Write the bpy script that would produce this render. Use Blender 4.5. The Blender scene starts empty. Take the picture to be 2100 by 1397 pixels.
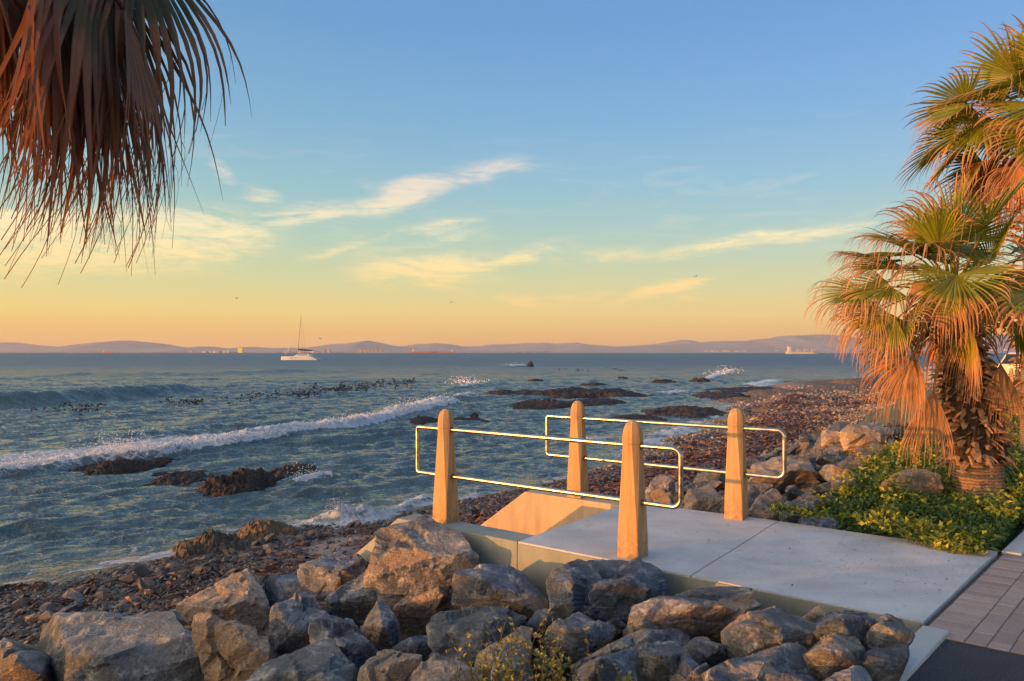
import bpy, bmesh, math, random
import numpy as np
from mathutils import Vector, Matrix, Euler
S = bpy.context.scene
C = S.collection
rng = np.random.default_rng(7)
random.seed(7)
F = 1480.0; HY = 723.0; CX = 1050.0; CAMZ = 1.6; SEA = -1.6
R = math.radians
SUN_B = R(32); SUN_E = R(1.9)
# local frame of the promenade: u runs seaward, v runs along the coast away from the camera
UU = np.array([-.8, .6]); VV = np.array([.6, .8])
def uv2xy(u, v): return (-.8*u+.6*v, .6*u+.8*v)
def xy2uv(x, y): return (-.8*x+.6*y, .6*x+.8*y)
def at(px, py, Y): return np.array([(px-CX)/F*Y, Y, CAMZ-(py-HY)/F*Y])
def onz(px, py, z): return at(px, py, F*(CAMZ-z)/(py-HY))
def onsea(px, py): return onz(px, py, SEA)

# ---------- noise ----------
_T = np.random.default_rng(3).random(65536)
def _h(ix, iy, iz):
    return _T[((ix*73856093) ^ (iy*19349663) ^ (iz*83492791)) & 65535]
def vnoise(p):
    p = np.asarray(p, float); i = np.floor(p).astype(np.int64); f = p-i; f = f*f*(3-2*f)
    x, y, z = i[..., 0], i[..., 1], i[..., 2]; a, b, c = f[..., 0], f[..., 1], f[..., 2]
    r = 0
    for dx in (0, 1):
        for dy in (0, 1):
            for dz in (0, 1):
                r = r+_h(x+dx, y+dy, z+dz)*(a if dx else 1-a)*(b if dy else 1-b)*(c if dz else 1-c)
    return r*2-1
def fbm(p, oct=4, gain=.5):
    p = np.asarray(p, float); s = 0; a = 1; t = 0
    for k in range(oct):
        s = s+a*vnoise(p*(2.03**k)+17.3*k); t += a; a *= gain
    return s/t
def fbm2(x, y, sc, oct=4, seed=0, gain=.5):
    return fbm(np.stack([x*sc, y*sc, np.full_like(x, seed+.5)], -1), oct, gain)
def sstep(a, b, x):
    t = np.clip((x-a)/(b-a), 0, 1); return t*t*(3-2*t)

# ---------- mesh helpers ----------
def mk(name, V, Fc, mat=None, parent=None, smooth=False, attrs=None, cattr=None):
    me = bpy.data.meshes.new(name)
    V = np.asarray(V, np.float32)
    if isinstance(Fc, np.ndarray):
        n, k = Fc.shape
        me.vertices.add(len(V)); me.vertices.foreach_set('co', V.ravel())
        me.loops.add(n*k); me.loops.foreach_set('vertex_index', Fc.astype(np.int32).ravel())
        me.polygons.add(n); me.polygons.foreach_set('loop_start', np.arange(0, n*k, k, dtype=np.int32))
        me.polygons.foreach_set('loop_total', np.full(n, k, np.int32))
        me.update(calc_edges=True)
    else:
        me.from_pydata([tuple(map(float, v)) for v in V], [], [tuple(map(int, f)) for f in Fc]); me.update()
    me.polygons.foreach_set('use_smooth', np.full(len(me.polygons), bool(smooth)))
    for k, a in (attrs or {}).items():
        at_ = me.attributes.new(k, 'FLOAT', 'POINT'); at_.data.foreach_set('value', np.asarray(a, np.float32))
    if mat: me.materials.append(mat)
    o = bpy.data.objects.new(name, me); C.objects.link(o)
    if parent: o.parent = parent
    return o
def tag(o, label=None, cat=None, group=None, kind=None):
    if label: o['label'] = label
    if cat: o['category'] = cat
    if group: o['group'] = group
    if kind: o['kind'] = kind
    return o
def empty(name, loc=(0, 0, 0), rz=0):
    o = bpy.data.objects.new(name, None); C.objects.link(o); o.location = loc; o.rotation_euler = (0, 0, rz)
    o.empty_display_size = .1
    return o
class MB:
    def __init__(s): s.v = []; s.f = []; s.a = []
    def add(s, V, Fs, a=0.0):
        b = len(s.v); s.v += [tuple(map(float, x)) for x in V]; s.f += [tuple(int(i)+b for i in f) for f in Fs]
        s.a += [a]*len(V) if np.isscalar(a) else list(a)
        return s
    def box(s, c, d, M=None, a=0.0):
        V = [(sx*d[0]/2, sy*d[1]/2, sz*d[2]/2) for sx in (-1, 1) for sy in (-1, 1) for sz in (-1, 1)]
        if M is not None: V = [tuple(M @ Vector(x)) for x in V]
        V = [(x+c[0], y+c[1], z+c[2]) for x, y, z in V]
        return s.add(V, [(0, 1, 3, 2), (4, 6, 7, 5), (0, 4, 5, 1), (2, 3, 7, 6), (0, 2, 6, 4), (1, 5, 7, 3)], a)
    def tube(s, P, r, n=8, closed=False, caps=True, a=0.0):
        P = [Vector(p) for p in P]; m = len(P); rs = [r]*m if np.isscalar(r) else list(r)
        V = []; up = None
        for i in range(m):
            t = (P[(i+1) % m]-P[i-1]) if closed else (P[min(i+1, m-1)]-P[max(i-1, 0)])
            if t.length < 1e-9: t = Vector((0, 0, 1))
            t.normalize()
            if up is None: up = Vector((0, 0, 1)) if abs(t.z) < .9 else Vector((1, 0, 0))
            x = t.cross(up)
            if x.length < 1e-4: x = t.orthogonal()
            x.normalize(); y = x.cross(t).normalized(); up = y
            for k in range(n):
                q = 2*math.pi*k/n; V.append(P[i]+x*(rs[i]*math.cos(q))+y*(rs[i]*math.sin(q)))
        Fs = []
        for i in range(m if closed else m-1):
            j = (i+1) % m
            for k in range(n): Fs.append((i*n+k, i*n+(k+1) % n, j*n+(k+1) % n, j*n+k))
        if caps and not closed: Fs += [tuple(range(n))[::-1], tuple((m-1)*n+k for k in range(n))]
        return s.add(V, Fs, a)
    def prism(s, poly, z0, z1, a=0.0):
        n = len(poly); V = [(x, y, z0) for x, y in poly]+[(x, y, z1) for x, y in poly]
        return s.add(V, [tuple(range(n))[::-1], tuple(range(n, 2*n))]+[(i, (i+1) % n, n+(i+1) % n, n+i) for i in range(n)], a)
    def build(s, name, mat=None, parent=None, smooth=False, bevel=0, attr=None):
        o = mk(name, s.v, s.f, mat, parent, smooth, {attr: s.a} if attr else None)
        bm = bmesh.new(); bm.from_mesh(o.data); bmesh.ops.recalc_face_normals(bm, faces=bm.faces)
        if bevel: bmesh.ops.bevel(bm, geom=bm.edges[:]+bm.verts[:], offset=bevel, segments=2, affect='EDGES', profile=.6)
        bm.to_mesh(o.data); bm.free()
        return o

# ---------- materials ----------
class NT:
    def __init__(s, name, world=False):
        if world: s.m = bpy.data.worlds.new(name)
        else: s.m = bpy.data.materials.new(name)
        s.m.use_nodes = True; s.t = s.m.node_tree; s.t.nodes.clear()
        s.out = s.t.nodes.new('ShaderNodeOutputWorld' if world else 'ShaderNodeOutputMaterial')
    def n(s, ty, ins=None, **props):
        nd = s.t.nodes.new('ShaderNode'+ty)
        for k, v in props.items(): setattr(nd, k, v)
        for k, v in (ins or {}).items():
            s.set(nd.inputs[k], v)
        return nd
    def set(s, sock, v):
        if isinstance(v, bpy.types.NodeSocket): s.t.links.new(v, sock)
        elif isinstance(v, bpy.types.Node): s.t.links.new(v.outputs[0], sock)
        else:
            if sock.type == 'RGBA' and len(v) == 3: v = (*v, 1)
            sock.default_value = v
    def math(s, op, a, b=None, c=None, clamp=False):
        nd = s.n('Math', {0: a}, operation=op, use_clamp=clamp)
        if b is not None: s.set(nd.inputs[1], b)
        if c is not None: s.set(nd.inputs[2], c)
        return nd.outputs[0]
    def mix(s, f, a, b, mode='MIX'):
        nd = s.n('Mix', data_type='RGBA', blend_type=mode)
        s.set(nd.inputs[0], f); s.set(nd.inputs[6], a); s.set(nd.inputs[7], b); return nd.outputs[2]
    def ramp(s, f, stops, interp='LINEAR'):
        nd = s.n('ValToRGB', {0: f}); cr = nd.color_ramp; cr.interpolation = interp
        while len(cr.elements) < len(stops): cr.elements.new(.5)
        for e, (p, c) in zip(cr.elements, stops):
            e.position = p; e.color = (c, c, c, 1) if np.isscalar(c) else (*c, 1)
        return nd.outputs[0]
    def mr(s, f, a, b, c=0.0, d=1.0, smooth=False):
        nd = s.n('MapRange', {0: f, 1: a, 2: b, 3: c, 4: d})
        if smooth: nd.interpolation_type = 'SMOOTHSTEP'
        return nd.outputs[0]
    def noise(s, vec, scale, detail=4, rough=.55, dist=0.0, col=False, **k):
        nd = s.n('TexNoise', {'Vector': vec, 'Scale': scale, 'Detail': detail, 'Roughness': rough, 'Distortion': dist}, **k)
        return nd.outputs[1 if col else 0]
    def voro(s, vec, scale, feature='F1', out=0, rnd=1.0):
        return s.n('TexVoronoi', {'Vector': vec, 'Scale': scale, 'Randomness': rnd}, feature=feature).outputs[out]
    def scalev(s, vec, sc):
        return s.n('VectorMath', {0: vec, 1: sc}, operation='MULTIPLY').outputs[0]
    def addv(s, a, b): return s.n('VectorMath', {0: a, 1: b}, operation='ADD').outputs[0]
    def bump(s, h, dist, strength=1.0, normal=None):
        nd = s.n('Bump', {'Height': h, 'Distance': dist, 'Strength': strength})
        if normal is not None: s.set(nd.inputs['Normal'], normal)
        return nd.outputs[0]
    def attr(s, name): return s.n('Attribute', attribute_name=name).outputs['Fac']
    def bsdf(s, **k):
        nd = s.n('BsdfPrincipled')
        for a, b in k.items(): s.set(nd.inputs[a.replace('_', ' ')], b)
        return nd
    def done(s, sh): s.t.links.new(sh if isinstance(sh, bpy.types.NodeSocket) else sh.outputs[0], s.out.inputs[0]); return s.m
def simple(name, col, rough=.7, metal=0.0, var=.25, nscale=6.0, bump=0.0, **kw):
    t = NT(name); oc = t.n('TexCoord').outputs['Object']
    nz = t.noise(oc, nscale, 5)
    c = t.mix(t.mr(nz, .3, .7), tuple(x*(1-var) for x in col), tuple(min(1, x*(1+var)) for x in col))
    k = dict(Base_Color=c, Roughness=rough, Metallic=metal); k.update(kw)
    if bump: k['Normal'] = t.bump(nz, bump)
    return t.done(t.bsdf(**k))
M = {}
def rockmat(name, c1, c2, c3, vein=1.0, rand=True):
    t = NT(name); oc = t.n('TexCoord').outputs['Object']
    rnd = t.n('ObjectInfo').outputs['Random']
    off = t.n('CombineXYZ', {0: t.math('MULTIPLY', rnd, 37.0), 1: t.math('MULTIPLY', rnd, 91.0), 2: t.math('MULTIPLY', rnd, 13.0)}).outputs[0]
    p = t.addv(oc, off)
    big = t.noise(p, 2.2, 3, .6); med = t.noise(p, 7.0, 6, .68); fine = t.noise(p, 45.0, 5, .7)
    base = t.mix(t.mr(big, .38, .62), c1, c2)
    base = t.mix(t.mr(med, .52, .66), base, c3)
    fct = t.attr('facet'); base = t.mix(t.mr(t.math('ADD', fct, t.math('MULTIPLY', t.math('SUBTRACT', med, .5), .6)), .62 if vein < 1.5 else 2, .72 if vein < 1.5 else 3), base, tuple(.35*a+.65*b for a, b in zip(c1, (.46, .32, .19))))
    base = t.mix(1.0, base, t.ramp(fct, [(0, .62), (.35, 1.0), (.6, 1.35), (1, .85)]), 'MULTIPLY')
    tone = t.math('ADD', t.math('MULTIPLY', med, .9), t.math('MULTIPLY', fine, .9))
    base = t.mix(1.0, base, t.ramp(t.mr(tone, .55, 1.25), [(0, .30), (.5, 1.0), (1, 1.9)]), 'MULTIPLY')
    base = t.mix(1.0, base, t.ramp(rnd, [(0, (.72, .8, .92)), (.3, (1.05, 1.0, .95)), (.6, (1.25, 1.08, .9)), (.8, (.85, .85, .9)), (1, (1.3, 1.2, 1.05))]), 'MULTIPLY')
    # quartz veins
    wp = t.addv(p, t.scalev(t.noise(p, 3.0, 4, .6, col=True), (.55, .55, .55)))
    v1 = t.voro(wp, 2.3, 'DISTANCE_TO_EDGE'); v2 = t.voro(t.scalev(wp, (1, 1.0, 3.0)), 4.1, 'DISTANCE_TO_EDGE')
    m1 = t.math('MULTIPLY', t.mr(v1, .0, .022, 1, 0), t.mr(t.noise(p, 2.4, 3), .42, .62))
    m2 = t.math('MULTIPLY', t.mr(v2, .0, .03, 1, 0), t.mr(t.noise(p, 3.6, 3), .46, .6))
    streak = t.noise(t.scalev(p, (1.2, 9.0, 16.0)), 2.0, 6, .75)
    m3 = t.math('MULTIPLY', t.mr(streak, .6, .72), t.mr(t.noise(p, 1.7, 3), .45, .65))
    vm = t.math('MULTIPLY', t.math('MAXIMUM', t.math('MULTIPLY', m1, .6), t.math('MULTIPLY', m3, .85)), .8*vein, clamp=True)
    base = t.mix(t.math('MULTIPLY', m2, .75), base, (.02, .02, .022)); base = t.mix(vm, base, (.46, .45, .43))
    h = t.math('ADD', t.math('MULTIPLY', med, .5), t.math('MULTIPLY', fine, .35))
    h = t.math('ADD', h, t.math('MULTIPLY', t.math('MINIMUM', v1, .06), 1.5))
    ns = t.noise(t.scalev(p, (2.0, 2.0, 22.0)), 2.0, 4, .7)
    h = t.math('ADD', h, t.math('MULTIPLY', ns, .35))
    return t.done(t.bsdf(Base_Color=base, Roughness=t.mr(fine, .3, .7, .5, .85), Normal=t.bump(h, .08, 1.0)))
M['rock'] = rockmat('slate_rock', (.115, .138, .17), (.21, .22, .235), (.37, .34, .30))
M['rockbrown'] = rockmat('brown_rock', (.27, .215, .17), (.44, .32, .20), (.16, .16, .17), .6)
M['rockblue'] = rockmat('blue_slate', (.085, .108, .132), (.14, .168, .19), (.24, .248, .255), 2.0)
M['reef'] = rockmat('reef_rock', (.03, .018, .011), (.11, .058, .026), (.018, .012, .009), .05)
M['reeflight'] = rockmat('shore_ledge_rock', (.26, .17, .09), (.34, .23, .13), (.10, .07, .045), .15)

def concrete(name, col, kind):
    t = NT(name); oc = t.n('TexCoord').outputs['Object']
    a = t.noise(oc, 1.6, 5, .6); b = t.noise(oc, 22, 5, .65); c = t.noise(oc, 160, 3, .6)
    base = t.mix(t.mr(a, .35, .65), tuple(x*.86 for x in col), tuple(x*1.08 for x in col))
    base = t.mix(t.math('MULTIPLY', t.mr(b, .58, .75), .3), base, tuple(x*.55 for x in col))
    h = t.math('ADD', t.math('MULTIPLY', b, .4), t.math('MULTIPLY', c, .3)); dist = .006
    if kind == 'post':
        sp = t.noise(oc, 30, 3, .7); big = t.noise(t.scalev(oc, (1, 1, .5)), 5, 4, .6)
        m = t.math('MULTIPLY', t.mr(sp, .62, .70), t.mr(big, .48, .62))
        base = t.mix(t.math('MULTIPLY', m, .55), base, (.12, .06, .03))
        st = t.noise(t.scalev(oc, (18, 18, 1.2)), 1.5, 4, .6)
        base = t.mix(t.math('MULTIPLY', t.mr(st, .46, .68), .55), base, (.22, .12, .055)); zz = t.n('SeparateXYZ', {0: oc}).outputs[2]
        base = t.mix(t.math('MULTIPLY', t.math('MULTIPLY', t.mr(zz, 0, .22, 1, 0), t.mr(b, .4, .6)), .6), base, (.16, .11, .07))
    if kind == 'deck':
        # broom-finished: fine ridges drawn across the slab
        du = t.n('VectorMath', {0: oc, 1: (-.8, .6, 0)}, operation='DOT_PRODUCT').outputs['Value']; dv = t.n('VectorMath', {0: oc, 1: (.6, .8, 0)}, operation='DOT_PRODUCT').outputs['Value']
        uvv = t.n('CombineXYZ', {0: dv, 1: du, 2: 0.0}).outputs[0]
        br = t.n('TexWave', {'Vector': uvv, 'Scale': 8.5, 'Distortion': 5.0, 'Detail': 4.0, 'Detail Scale': 1.3, 'Detail Roughness': .6}, wave_type='BANDS', bands_direction='Y').outputs['Fac']
        pat = t.mr(t.noise(oc, 1.1, 3), .3, .6)
        br2 = t.noise(t.scalev(uvv, (2.2, 55, 1)), 1.0, 5, .7); br = t.math('MULTIPLY', br2, 1.1)
        h = t.math('ADD', h, t.math('MULTIPLY', t.math('MULTIPLY', br, .9), pat)); dist = .010
        base = t.mix(t.math('MULTIPLY', br, .10), base, tuple(x*.7 for x in col))
        smu = t.noise(t.scalev(oc, (.7, 2.2, 1)), 1.4, 5, .6)
        base = t.mix(t.math('MULTIPLY', t.mr(smu, .46, .72), .5), base, tuple(x*.55 for x in col))
        jd = t.math('ABSOLUTE', t.math('ADD', du, .32)); jt = t.mr(jd, .003, .007, 1, 0); base = t.mix(t.math('MULTIPLY', jt, .6), base, (.15, .14, .13))
        sndm = t.math('MULTIPLY', t.mr(t.noise(oc, 9, 6, .75), .55, .68), t.mr(t.noise(oc, .8, 3), .48, .62)); base = t.mix(t.math('MULTIPLY', sndm, .5), base, (.42, .31, .22))
        crk = t.voro(t.addv(oc, t.scalev(t.noise(oc, 3, 4, .7, col=True), (.5, .5, 0))), .55, 'DISTANCE_TO_EDGE'); base = t.mix(t.math('MULTIPLY', t.mr(crk, 0, .003, 1, 0), .35), base, (.16, .15, .14))
        h = t.math('SUBTRACT', h, t.math('MULTIPLY', jt, .8))
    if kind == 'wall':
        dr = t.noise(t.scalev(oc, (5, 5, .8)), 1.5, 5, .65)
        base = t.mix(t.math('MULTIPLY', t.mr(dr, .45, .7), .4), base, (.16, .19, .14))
    return t.done(t.bsdf(Base_Color=base, Roughness=.85, Normal=t.bump(h, dist)))
M['deck'] = concrete('broomed_concrete', (.60, .585, .56), 'deck')
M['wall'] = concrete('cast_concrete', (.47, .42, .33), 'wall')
M['wallshade'] = concrete('shaded_concrete', (.30, .315, .27), 'wall')  # darker copy of the wall concrete, shade on near faces put into colour
M['wall'] = concrete('cast_concrete', (.56, .40, .25), 'wall')  # warmer copy, sunlight on the far inner wall put into its colour
M['post'] = concrete('post_concrete', (.60, .35, .15), 'post')
M['kerb'] = concrete('kerb_concrete', (.52, .51, .47), 'plain')
t = NT('brushed_steel'); oc = t.n('TexCoord').outputs['Object']
M['steel'] = t.done(t.bsdf(Base_Color=t.mix(t.mr(t.noise(oc, 9, 5, .7), .4, .65), (.56, .50, .40), (.42, .34, .24)), Metallic=1.0, Roughness=t.mr(t.noise(oc, 14, 4), .3, .7, .16, .40)))
t = NT('asphalt'); oc = t.n('TexCoord').outputs['Object']
fn = t.noise(oc, 130, 4, .85); sp = t.voro(oc, 130, 'F1', 0)
base = t.mix(t.mr(fn, .38, .62), (.014, .015, .018), (.095, .093, .095))
base = t.mix(t.math('MULTIPLY', t.mr(t.noise(oc, 3, 6, .7), .4, .65), .55), base, (.035, .036, .042))
base = t.mix(t.mr(t.voro(oc, 14, 'F1', 0), .035, .03), base, (.4, .38, .36))
M['asphalt'] = t.done(t.bsdf(Base_Color=base, Roughness=.88, Normal=t.bump(t.math('ADD', fn, t.math('MULTIPLY', sp, .6)), .004)))
t = NT('paver_clay'); oc = t.n('TexCoord').outputs['Object']; a = t.attr('tone')
base = t.mix(a, (.33, .23, .19), (.50, .38, .32)); n1 = t.noise(oc, 40, 5, .7)
base = t.mix(t.math('MULTIPLY', t.mr(n1, .45, .75), .5), base, (.20, .15, .14))
M['paver'] = t.done(t.bsdf(Base_Color=base, Roughness=.85, Normal=t.bump(n1, .004)))

# ---------- camera ----------
cam = bpy.data.cameras.new('camera'); co = bpy.data.objects.new('camera', cam); C.objects.link(co)
co.location = (0, 0, CAMZ); co.rotation_euler = (R(90), 0, 0)
cam.sensor_width = 36; cam.lens = 36*F/2100; cam.shift_y = (HY-698.5)/2100; cam.clip_start = .05; cam.clip_end = 60000
S.camera = co
# ---------- light ----------
sd = np.append(math.cos(SUN_B)*-VV+math.sin(SUN_B)*UU, 0)*math.cos(SUN_E); sd[2] = math.sin(SUN_E)
sl = bpy.data.lights.new('sun', 'SUN'); so = bpy.data.objects.new('sun', sl); C.objects.link(so)
so.rotation_euler = Vector(sd).to_track_quat('Z', 'Y').to_euler(); so.location = (-20, -10, 10)
sl.energy = 5.0; sl.angle = R(.5); sl.color = (1.0, .38, .085)

# ---------- world ----------
w = NT('World', True); S.world = w.m
g = w.n('TexCoord').outputs['Generated']
sx = w.n('SeparateXYZ', {0: g}); X, Y_, Z = sx.outputs
el = w.math('MULTIPLY', w.math('ARCSINE', Z), 57.29578)          # degrees
az = w.math('MULTIPLY', w.math('ARCTAN2', X, Y_), 57.29578)       # 0 straight out to sea, + to the right
rmp = w.ramp(w.mr(el, -4, 90), [(0, (.30, .22, .14)), (.040, (.80, .43, .17)), (.058, (.82, .50, .185)), (.075, (.78, .60, .24)), (.105, (.56, .60, .36)), (.14, (.37, .55, .50)), (.175, (.255, .48, .59)), (.23, (.17, .39, .63)), (.30, (.12, .305, .61)), (.38, (.115, .275, .58)), (.6, (.15, .30, .54)), (1, (.20, .33, .50))])
# left of frame is nearer the sun: yellower
side = w.mr(az, -35, 35)
warm = w.mix(side, (1.05, 1.04, .92), (.97, .97, 1.08))
rmp = w.mix(1.0, rmp, warm, 'MULTIPLY')
# sunset glow round the sun
dotn = w.n('VectorMath', {0: g, 1: tuple(sd)}, operation='DOT_PRODUCT').outputs['Value']
low = w.mr(el, 0, 75, 1, 0, True)
gl = w.math('MULTIPLY', w.mr(dotn, .25, .95, 0, 1, True), low)
rmp = w.mix(1.0, rmp, w.mix(gl, (0, 0, 0), (3.3, 2.2, 1.15)), 'ADD')
# clouds: (px, py, half width px, half height px, tilt deg, weight)
CL = [(615, 438, 120, 15, 9, 1.0), (830, 397, 120, 19, 17, 1.05), (975, 352, 85, 17, 14, .85), (1035, 342, 50, 10, -4, .7), (455, 353, 34, 9, -30, .8), (540, 402, 40, 14, -5, .7), (350, 460, 190, 32, 8, .85),
      (340, 505, 190, 38, 10, 1.2), (60, 490, 170, 60, 6, 1.1), (480, 470, 90, 30, 5, .8), (30, 540, 90, 26, 5, .8), (880, 552, 125, 30, -3, 1.15), (800, 560, 60, 16, 10, .9), (1040, 532, 110, 14, 13, 1.0), (860, 472, 120, 11, 8, .85), (880, 492, 110, 7, 10, .7), (690, 515, 90, 9, 18, .55),
      (1480, 500, 210, 11, 7, .85), (1650, 478, 120, 13, 7, .75), (1250, 522, 140, 12, 3, .6), (1370, 587, 130, 10, 13, .95), (1180, 610, 80, 8, 6, .8), (1085, 618, 65, 9, -8, .95), (1400, 610, 40, 9, 10, .7), (1560, 645, 80, 8, 4, .4), (1000, 520, 60, 14, -6, .5),
      (1480, 690, 60, 5, 4, .5)]
nv = w.n('CombineXYZ', {0: w.math('MULTIPLY', az, .11), 1: w.math('MULTIPLY', el, .42), 2: 0.0}).outputs[0]
wn = w.noise(nv, .9, 3, .6, col=True)
wv = w.n('SeparateXYZ', {0: wn})
azw = w.math('ADD', az, w.math('MULTIPLY', w.math('SUBTRACT', wv.outputs[0], .5), 5.0))
elw = w.math('ADD', el, w.math('MULTIPLY', w.math('SUBTRACT', wv.outputs[1], .5), 1.8))
mx = None
for (px, py, hw, hh, tilt, wt) in CL:
    a0 = math.degrees(math.atan((px-CX)/F)); rr = math.hypot(F, px-CX); e0 = math.degrees(math.atan((HY-py)/rr)); k = 57.3/rr
    ct, st = math.cos(R(tilt)), math.sin(R(tilt))
    da = w.math('SUBTRACT', azw, a0); de = w.math('SUBTRACT', elw, e0)
    A = w.math('MULTIPLY', w.math('ADD', w.math('MULTIPLY', da, ct), w.math('MULTIPLY', de, st)), 1/(hw*k))
    B = w.math('MULTIPLY', w.math('SUBTRACT', w.math('MULTIPLY', de, ct), w.math('MULTIPLY', da, st)), 1/(hh*1.3*k))
    q = w.math('ADD', w.math('MULTIPLY', A, A), w.math('MULTIPLY', B, B))
    e = w.math('MULTIPLY', w.math('EXPONENT', w.math('MULTIPLY', q, -.8)), wt)
    mx = e if mx is None else w.math('MAXIMUM', mx, e)
rot = w.n('Mapping', {'Vector': w.n('CombineXYZ', {0: az, 1: el, 2: 0.0}).outputs[0], 'Rotation': (0, 0, R(-10)), 'Scale': (.22, 1.15, 1)}, vector_type='TEXTURE' if False else 'POINT').outputs[0]
cn = w.noise(rot, .55, 8, .62, 1.1); cn2 = w.noise(rot, 2.6, 6, .65, .6)
cm = w.math('MULTIPLY', mx, w.math('ADD', w.mr(cn, .30, .72, .15, 1.25), w.math('MULTIPLY', w.math('SUBTRACT', cn2, .5), 1.1)))
cm = w.mr(cm, .06, .86, 0, .95, True)
haz = w.math('MULTIPLY', w.mr(cn, .52, .78), w.mr(el, 3, 12, 0, .38))
haz = w.math('MULTIPLY', haz, w.mr(el, 12, 19, 1, 0))
cm = w.math('MAXIMUM', cm, haz)
ccol = w.ramp(w.mr(el, 0, 18), [(0, (.86, .50, .24)), (.3, (.95, .70, .30)), (.5, (.95, .80, .47)), (.75, (.80, .69, .60)), (1, (.66, .60, .68))])
skyc = w.mix(cm, rmp, ccol)
st_ = w.n('TexSky', sky_type='NISHITA'); st_.sun_disc = False; st_.sun_elevation = SUN_E; st_.sun_rotation = math.atan2(sd[0], sd[1])
st_.altitude = 5; st_.dust_density = 1.5
b1 = w.n('Background', {'Color': st_.outputs[0], 'Strength': .06}); b2 = w.n('Background', {'Color': skyc, 'Strength': .93})
ad = w.n('AddShader', {0: b1.outputs[0], 1: b2.outputs[0]}); w.done(ad)

S.view_settings.view_transform = 'Standard'; S.view_settings.look = 'None'; S.view_settings.exposure = .12; S.view_settings.gamma = 1
S.render.engine = 'CYCLES'; cy = S.cycles; cy.use_denoising = True; cy.max_bounces = 6; cy.diffuse_bounces = 3; cy.glossy_bounces = 3
cy.transmission_bounces = 4; cy.volume_bounces = 0; cy.caustics_reflective = False; cy.caustics_refractive = False; cy.sample_clamp_indirect = 6; cy.transparent_max_bounces = 8
# ---------- shore shape ----------
SV = [-60, -15, 3.6, 5.8, 8.3, 10.7, 15.3, 21.1, 28.9, 36.6, 71, 90, 126, 200, 400]
SU = [16, 12.8, 11.3, 11.2, 11.2, 10.3, 9.6, 10.7, 11.8, 13.6, 22.9, 19.5, 20.6, 15, 4]
def shore(v): return np.interp(v, SV, SU)+.35*vnoise(np.stack([v*.45, v*0+3.3, v*0], -1))
def ground(u, v, detail=True):
    u = np.asarray(u, float); v = np.asarray(v, float); sh = shore(v)
    ub = u-2.6*sstep(-1.5, -4, v)          # unseen seaward bulge of the heap, added to block the sun
    near = np.interp(ub, [-60, .45, .75, 2.5, 4.0, 5.3, 6.6, 9.0], [-.12, -.12, -.20, -.62, -.95, -1.28, -1.42, -1.5])
    mid = np.interp(u, [-60, 1.0, 2.4, 4.0, 5.5, 6.6, 9.0], [-.06, -.05, -.25, -.75, -1.1, -1.25, -1.45])
    far = np.interp(u, [-60, 1.0, 4.0, 7.0, 10], [-.06, -.1, -.4, -.85, -1.15])
    a = sstep(7.0, 8.5, v); b = sstep(22, 32, v)
    z = near*(1-a)+mid*a*(1-b)+far*a*b
    # drop to the waterline, then under water
    d = u-sh
    base = np.interp(d, [-3.2, 0, 3, 12, 60], [.06, 0, -.28, -1.1, -3])+SEA
    k = sstep(-3.5, -.8, d)
    z = z*(1-k)+base*k
    if detail:
        bm = sstep(5.0, 7.0, u)*sstep(-.2, -1.2, d)
        z = z+bm*(.05*fbm2(u, v, 1.3, 4, 1)+.02*fbm2(u, v, 6, 3, 2))+.012*fbm2(u, v, 9, 2, 9)*(u > .75)
    return z
def hit(px, py, dz=0.0, y0=2.0, y1=400):
    """where the view ray through a photo pixel meets the ground raised by dz"""
    Y = np.geomspace(y0, y1, 4000); X = (px-CX)/F*Y; Zr = CAMZ-(py-HY)/F*Y
    u, v = xy2uv(X, Y); g = np.maximum(ground(u, v, False)+dz, SEA)
    i = np.argmax(Zr <= g); return float(Y[i])

# ---------- terrain sheet ----------
def gridfaces(nr, nc):
    i = np.arange(nr-1)[:, None]*nc+np.arange(nc-1)[None]
    return np.stack([i, i+1, i+nc+1, i+nc], -1).reshape(-1, 4)
vs = np.concatenate([np.linspace(-60, -6, 50), np.linspace(-6, 40, 640)[1:], np.geomspace(40, 400, 170)[1:]])
us = np.concatenate([np.linspace(-120, .40, 24), np.linspace(.45, 14, 300), np.linspace(14, 60, 110)[1:]])
Ug, Vg = np.meshgrid(us, vs); X_, Yw = uv2xy(Ug, Vg); Zg = ground(Ug, Vg)
Zg = np.where((Ug < .45), -.12, Zg)
dS = Ug-shore(Vg)
n1 = fbm2(Ug, Vg, .55, 4, 5); n2 = fbm2(Ug, Vg, 2.2, 4, 6)
# washed-up kelp lies in bands along the beach
kel = sstep(.02, .30, n1*.55+n2*.45+.30*np.exp(-((dS+3.4)/.9)**2)+.12*np.exp(-((Ug-7.2)/.8)**2)+.12*sstep(9, 24, Vg)*sstep(40, 26, Vg))
kel *= sstep(6.0, 6.8, Ug)*sstep(-.5, -1.4, dS)*sstep(60, 40, Vg)*(1-.45*sstep(20, 28, Vg))
grs = sstep(.55, .2, (Ug-5.5+n1*2)/6)*sstep(20, 27, Vg)
grs = np.maximum(grs, sstep(3.0, 2.2, Ug+n1)*sstep(7, 8, Vg))
sand = np.exp(-((dS+1.7)/.9)**2)*sstep(16, 11, Vg)*sstep(4.5, 7, Vg)+sstep(3, 0, np.abs(dS+2.5+n1))*sstep(22, 27, Vg)*.7+sstep(.5, .2, np.abs(dS+.7))*sstep(13,15,Vg)*sstep(22,20,Vg)
wet = sstep(-1.6, -.2, dS+n1*.4)
Pt = np.stack([X_, Yw, Zg], -1).reshape(-1, 3)
t = NT('beach_gravel'); oc = t.n('TexCoord').outputs['Object']
kel_, grs_, snd_, wet_ = t.attr('kelp'), t.attr('grass'), t.attr('sand'), t.attr('wet')
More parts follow.
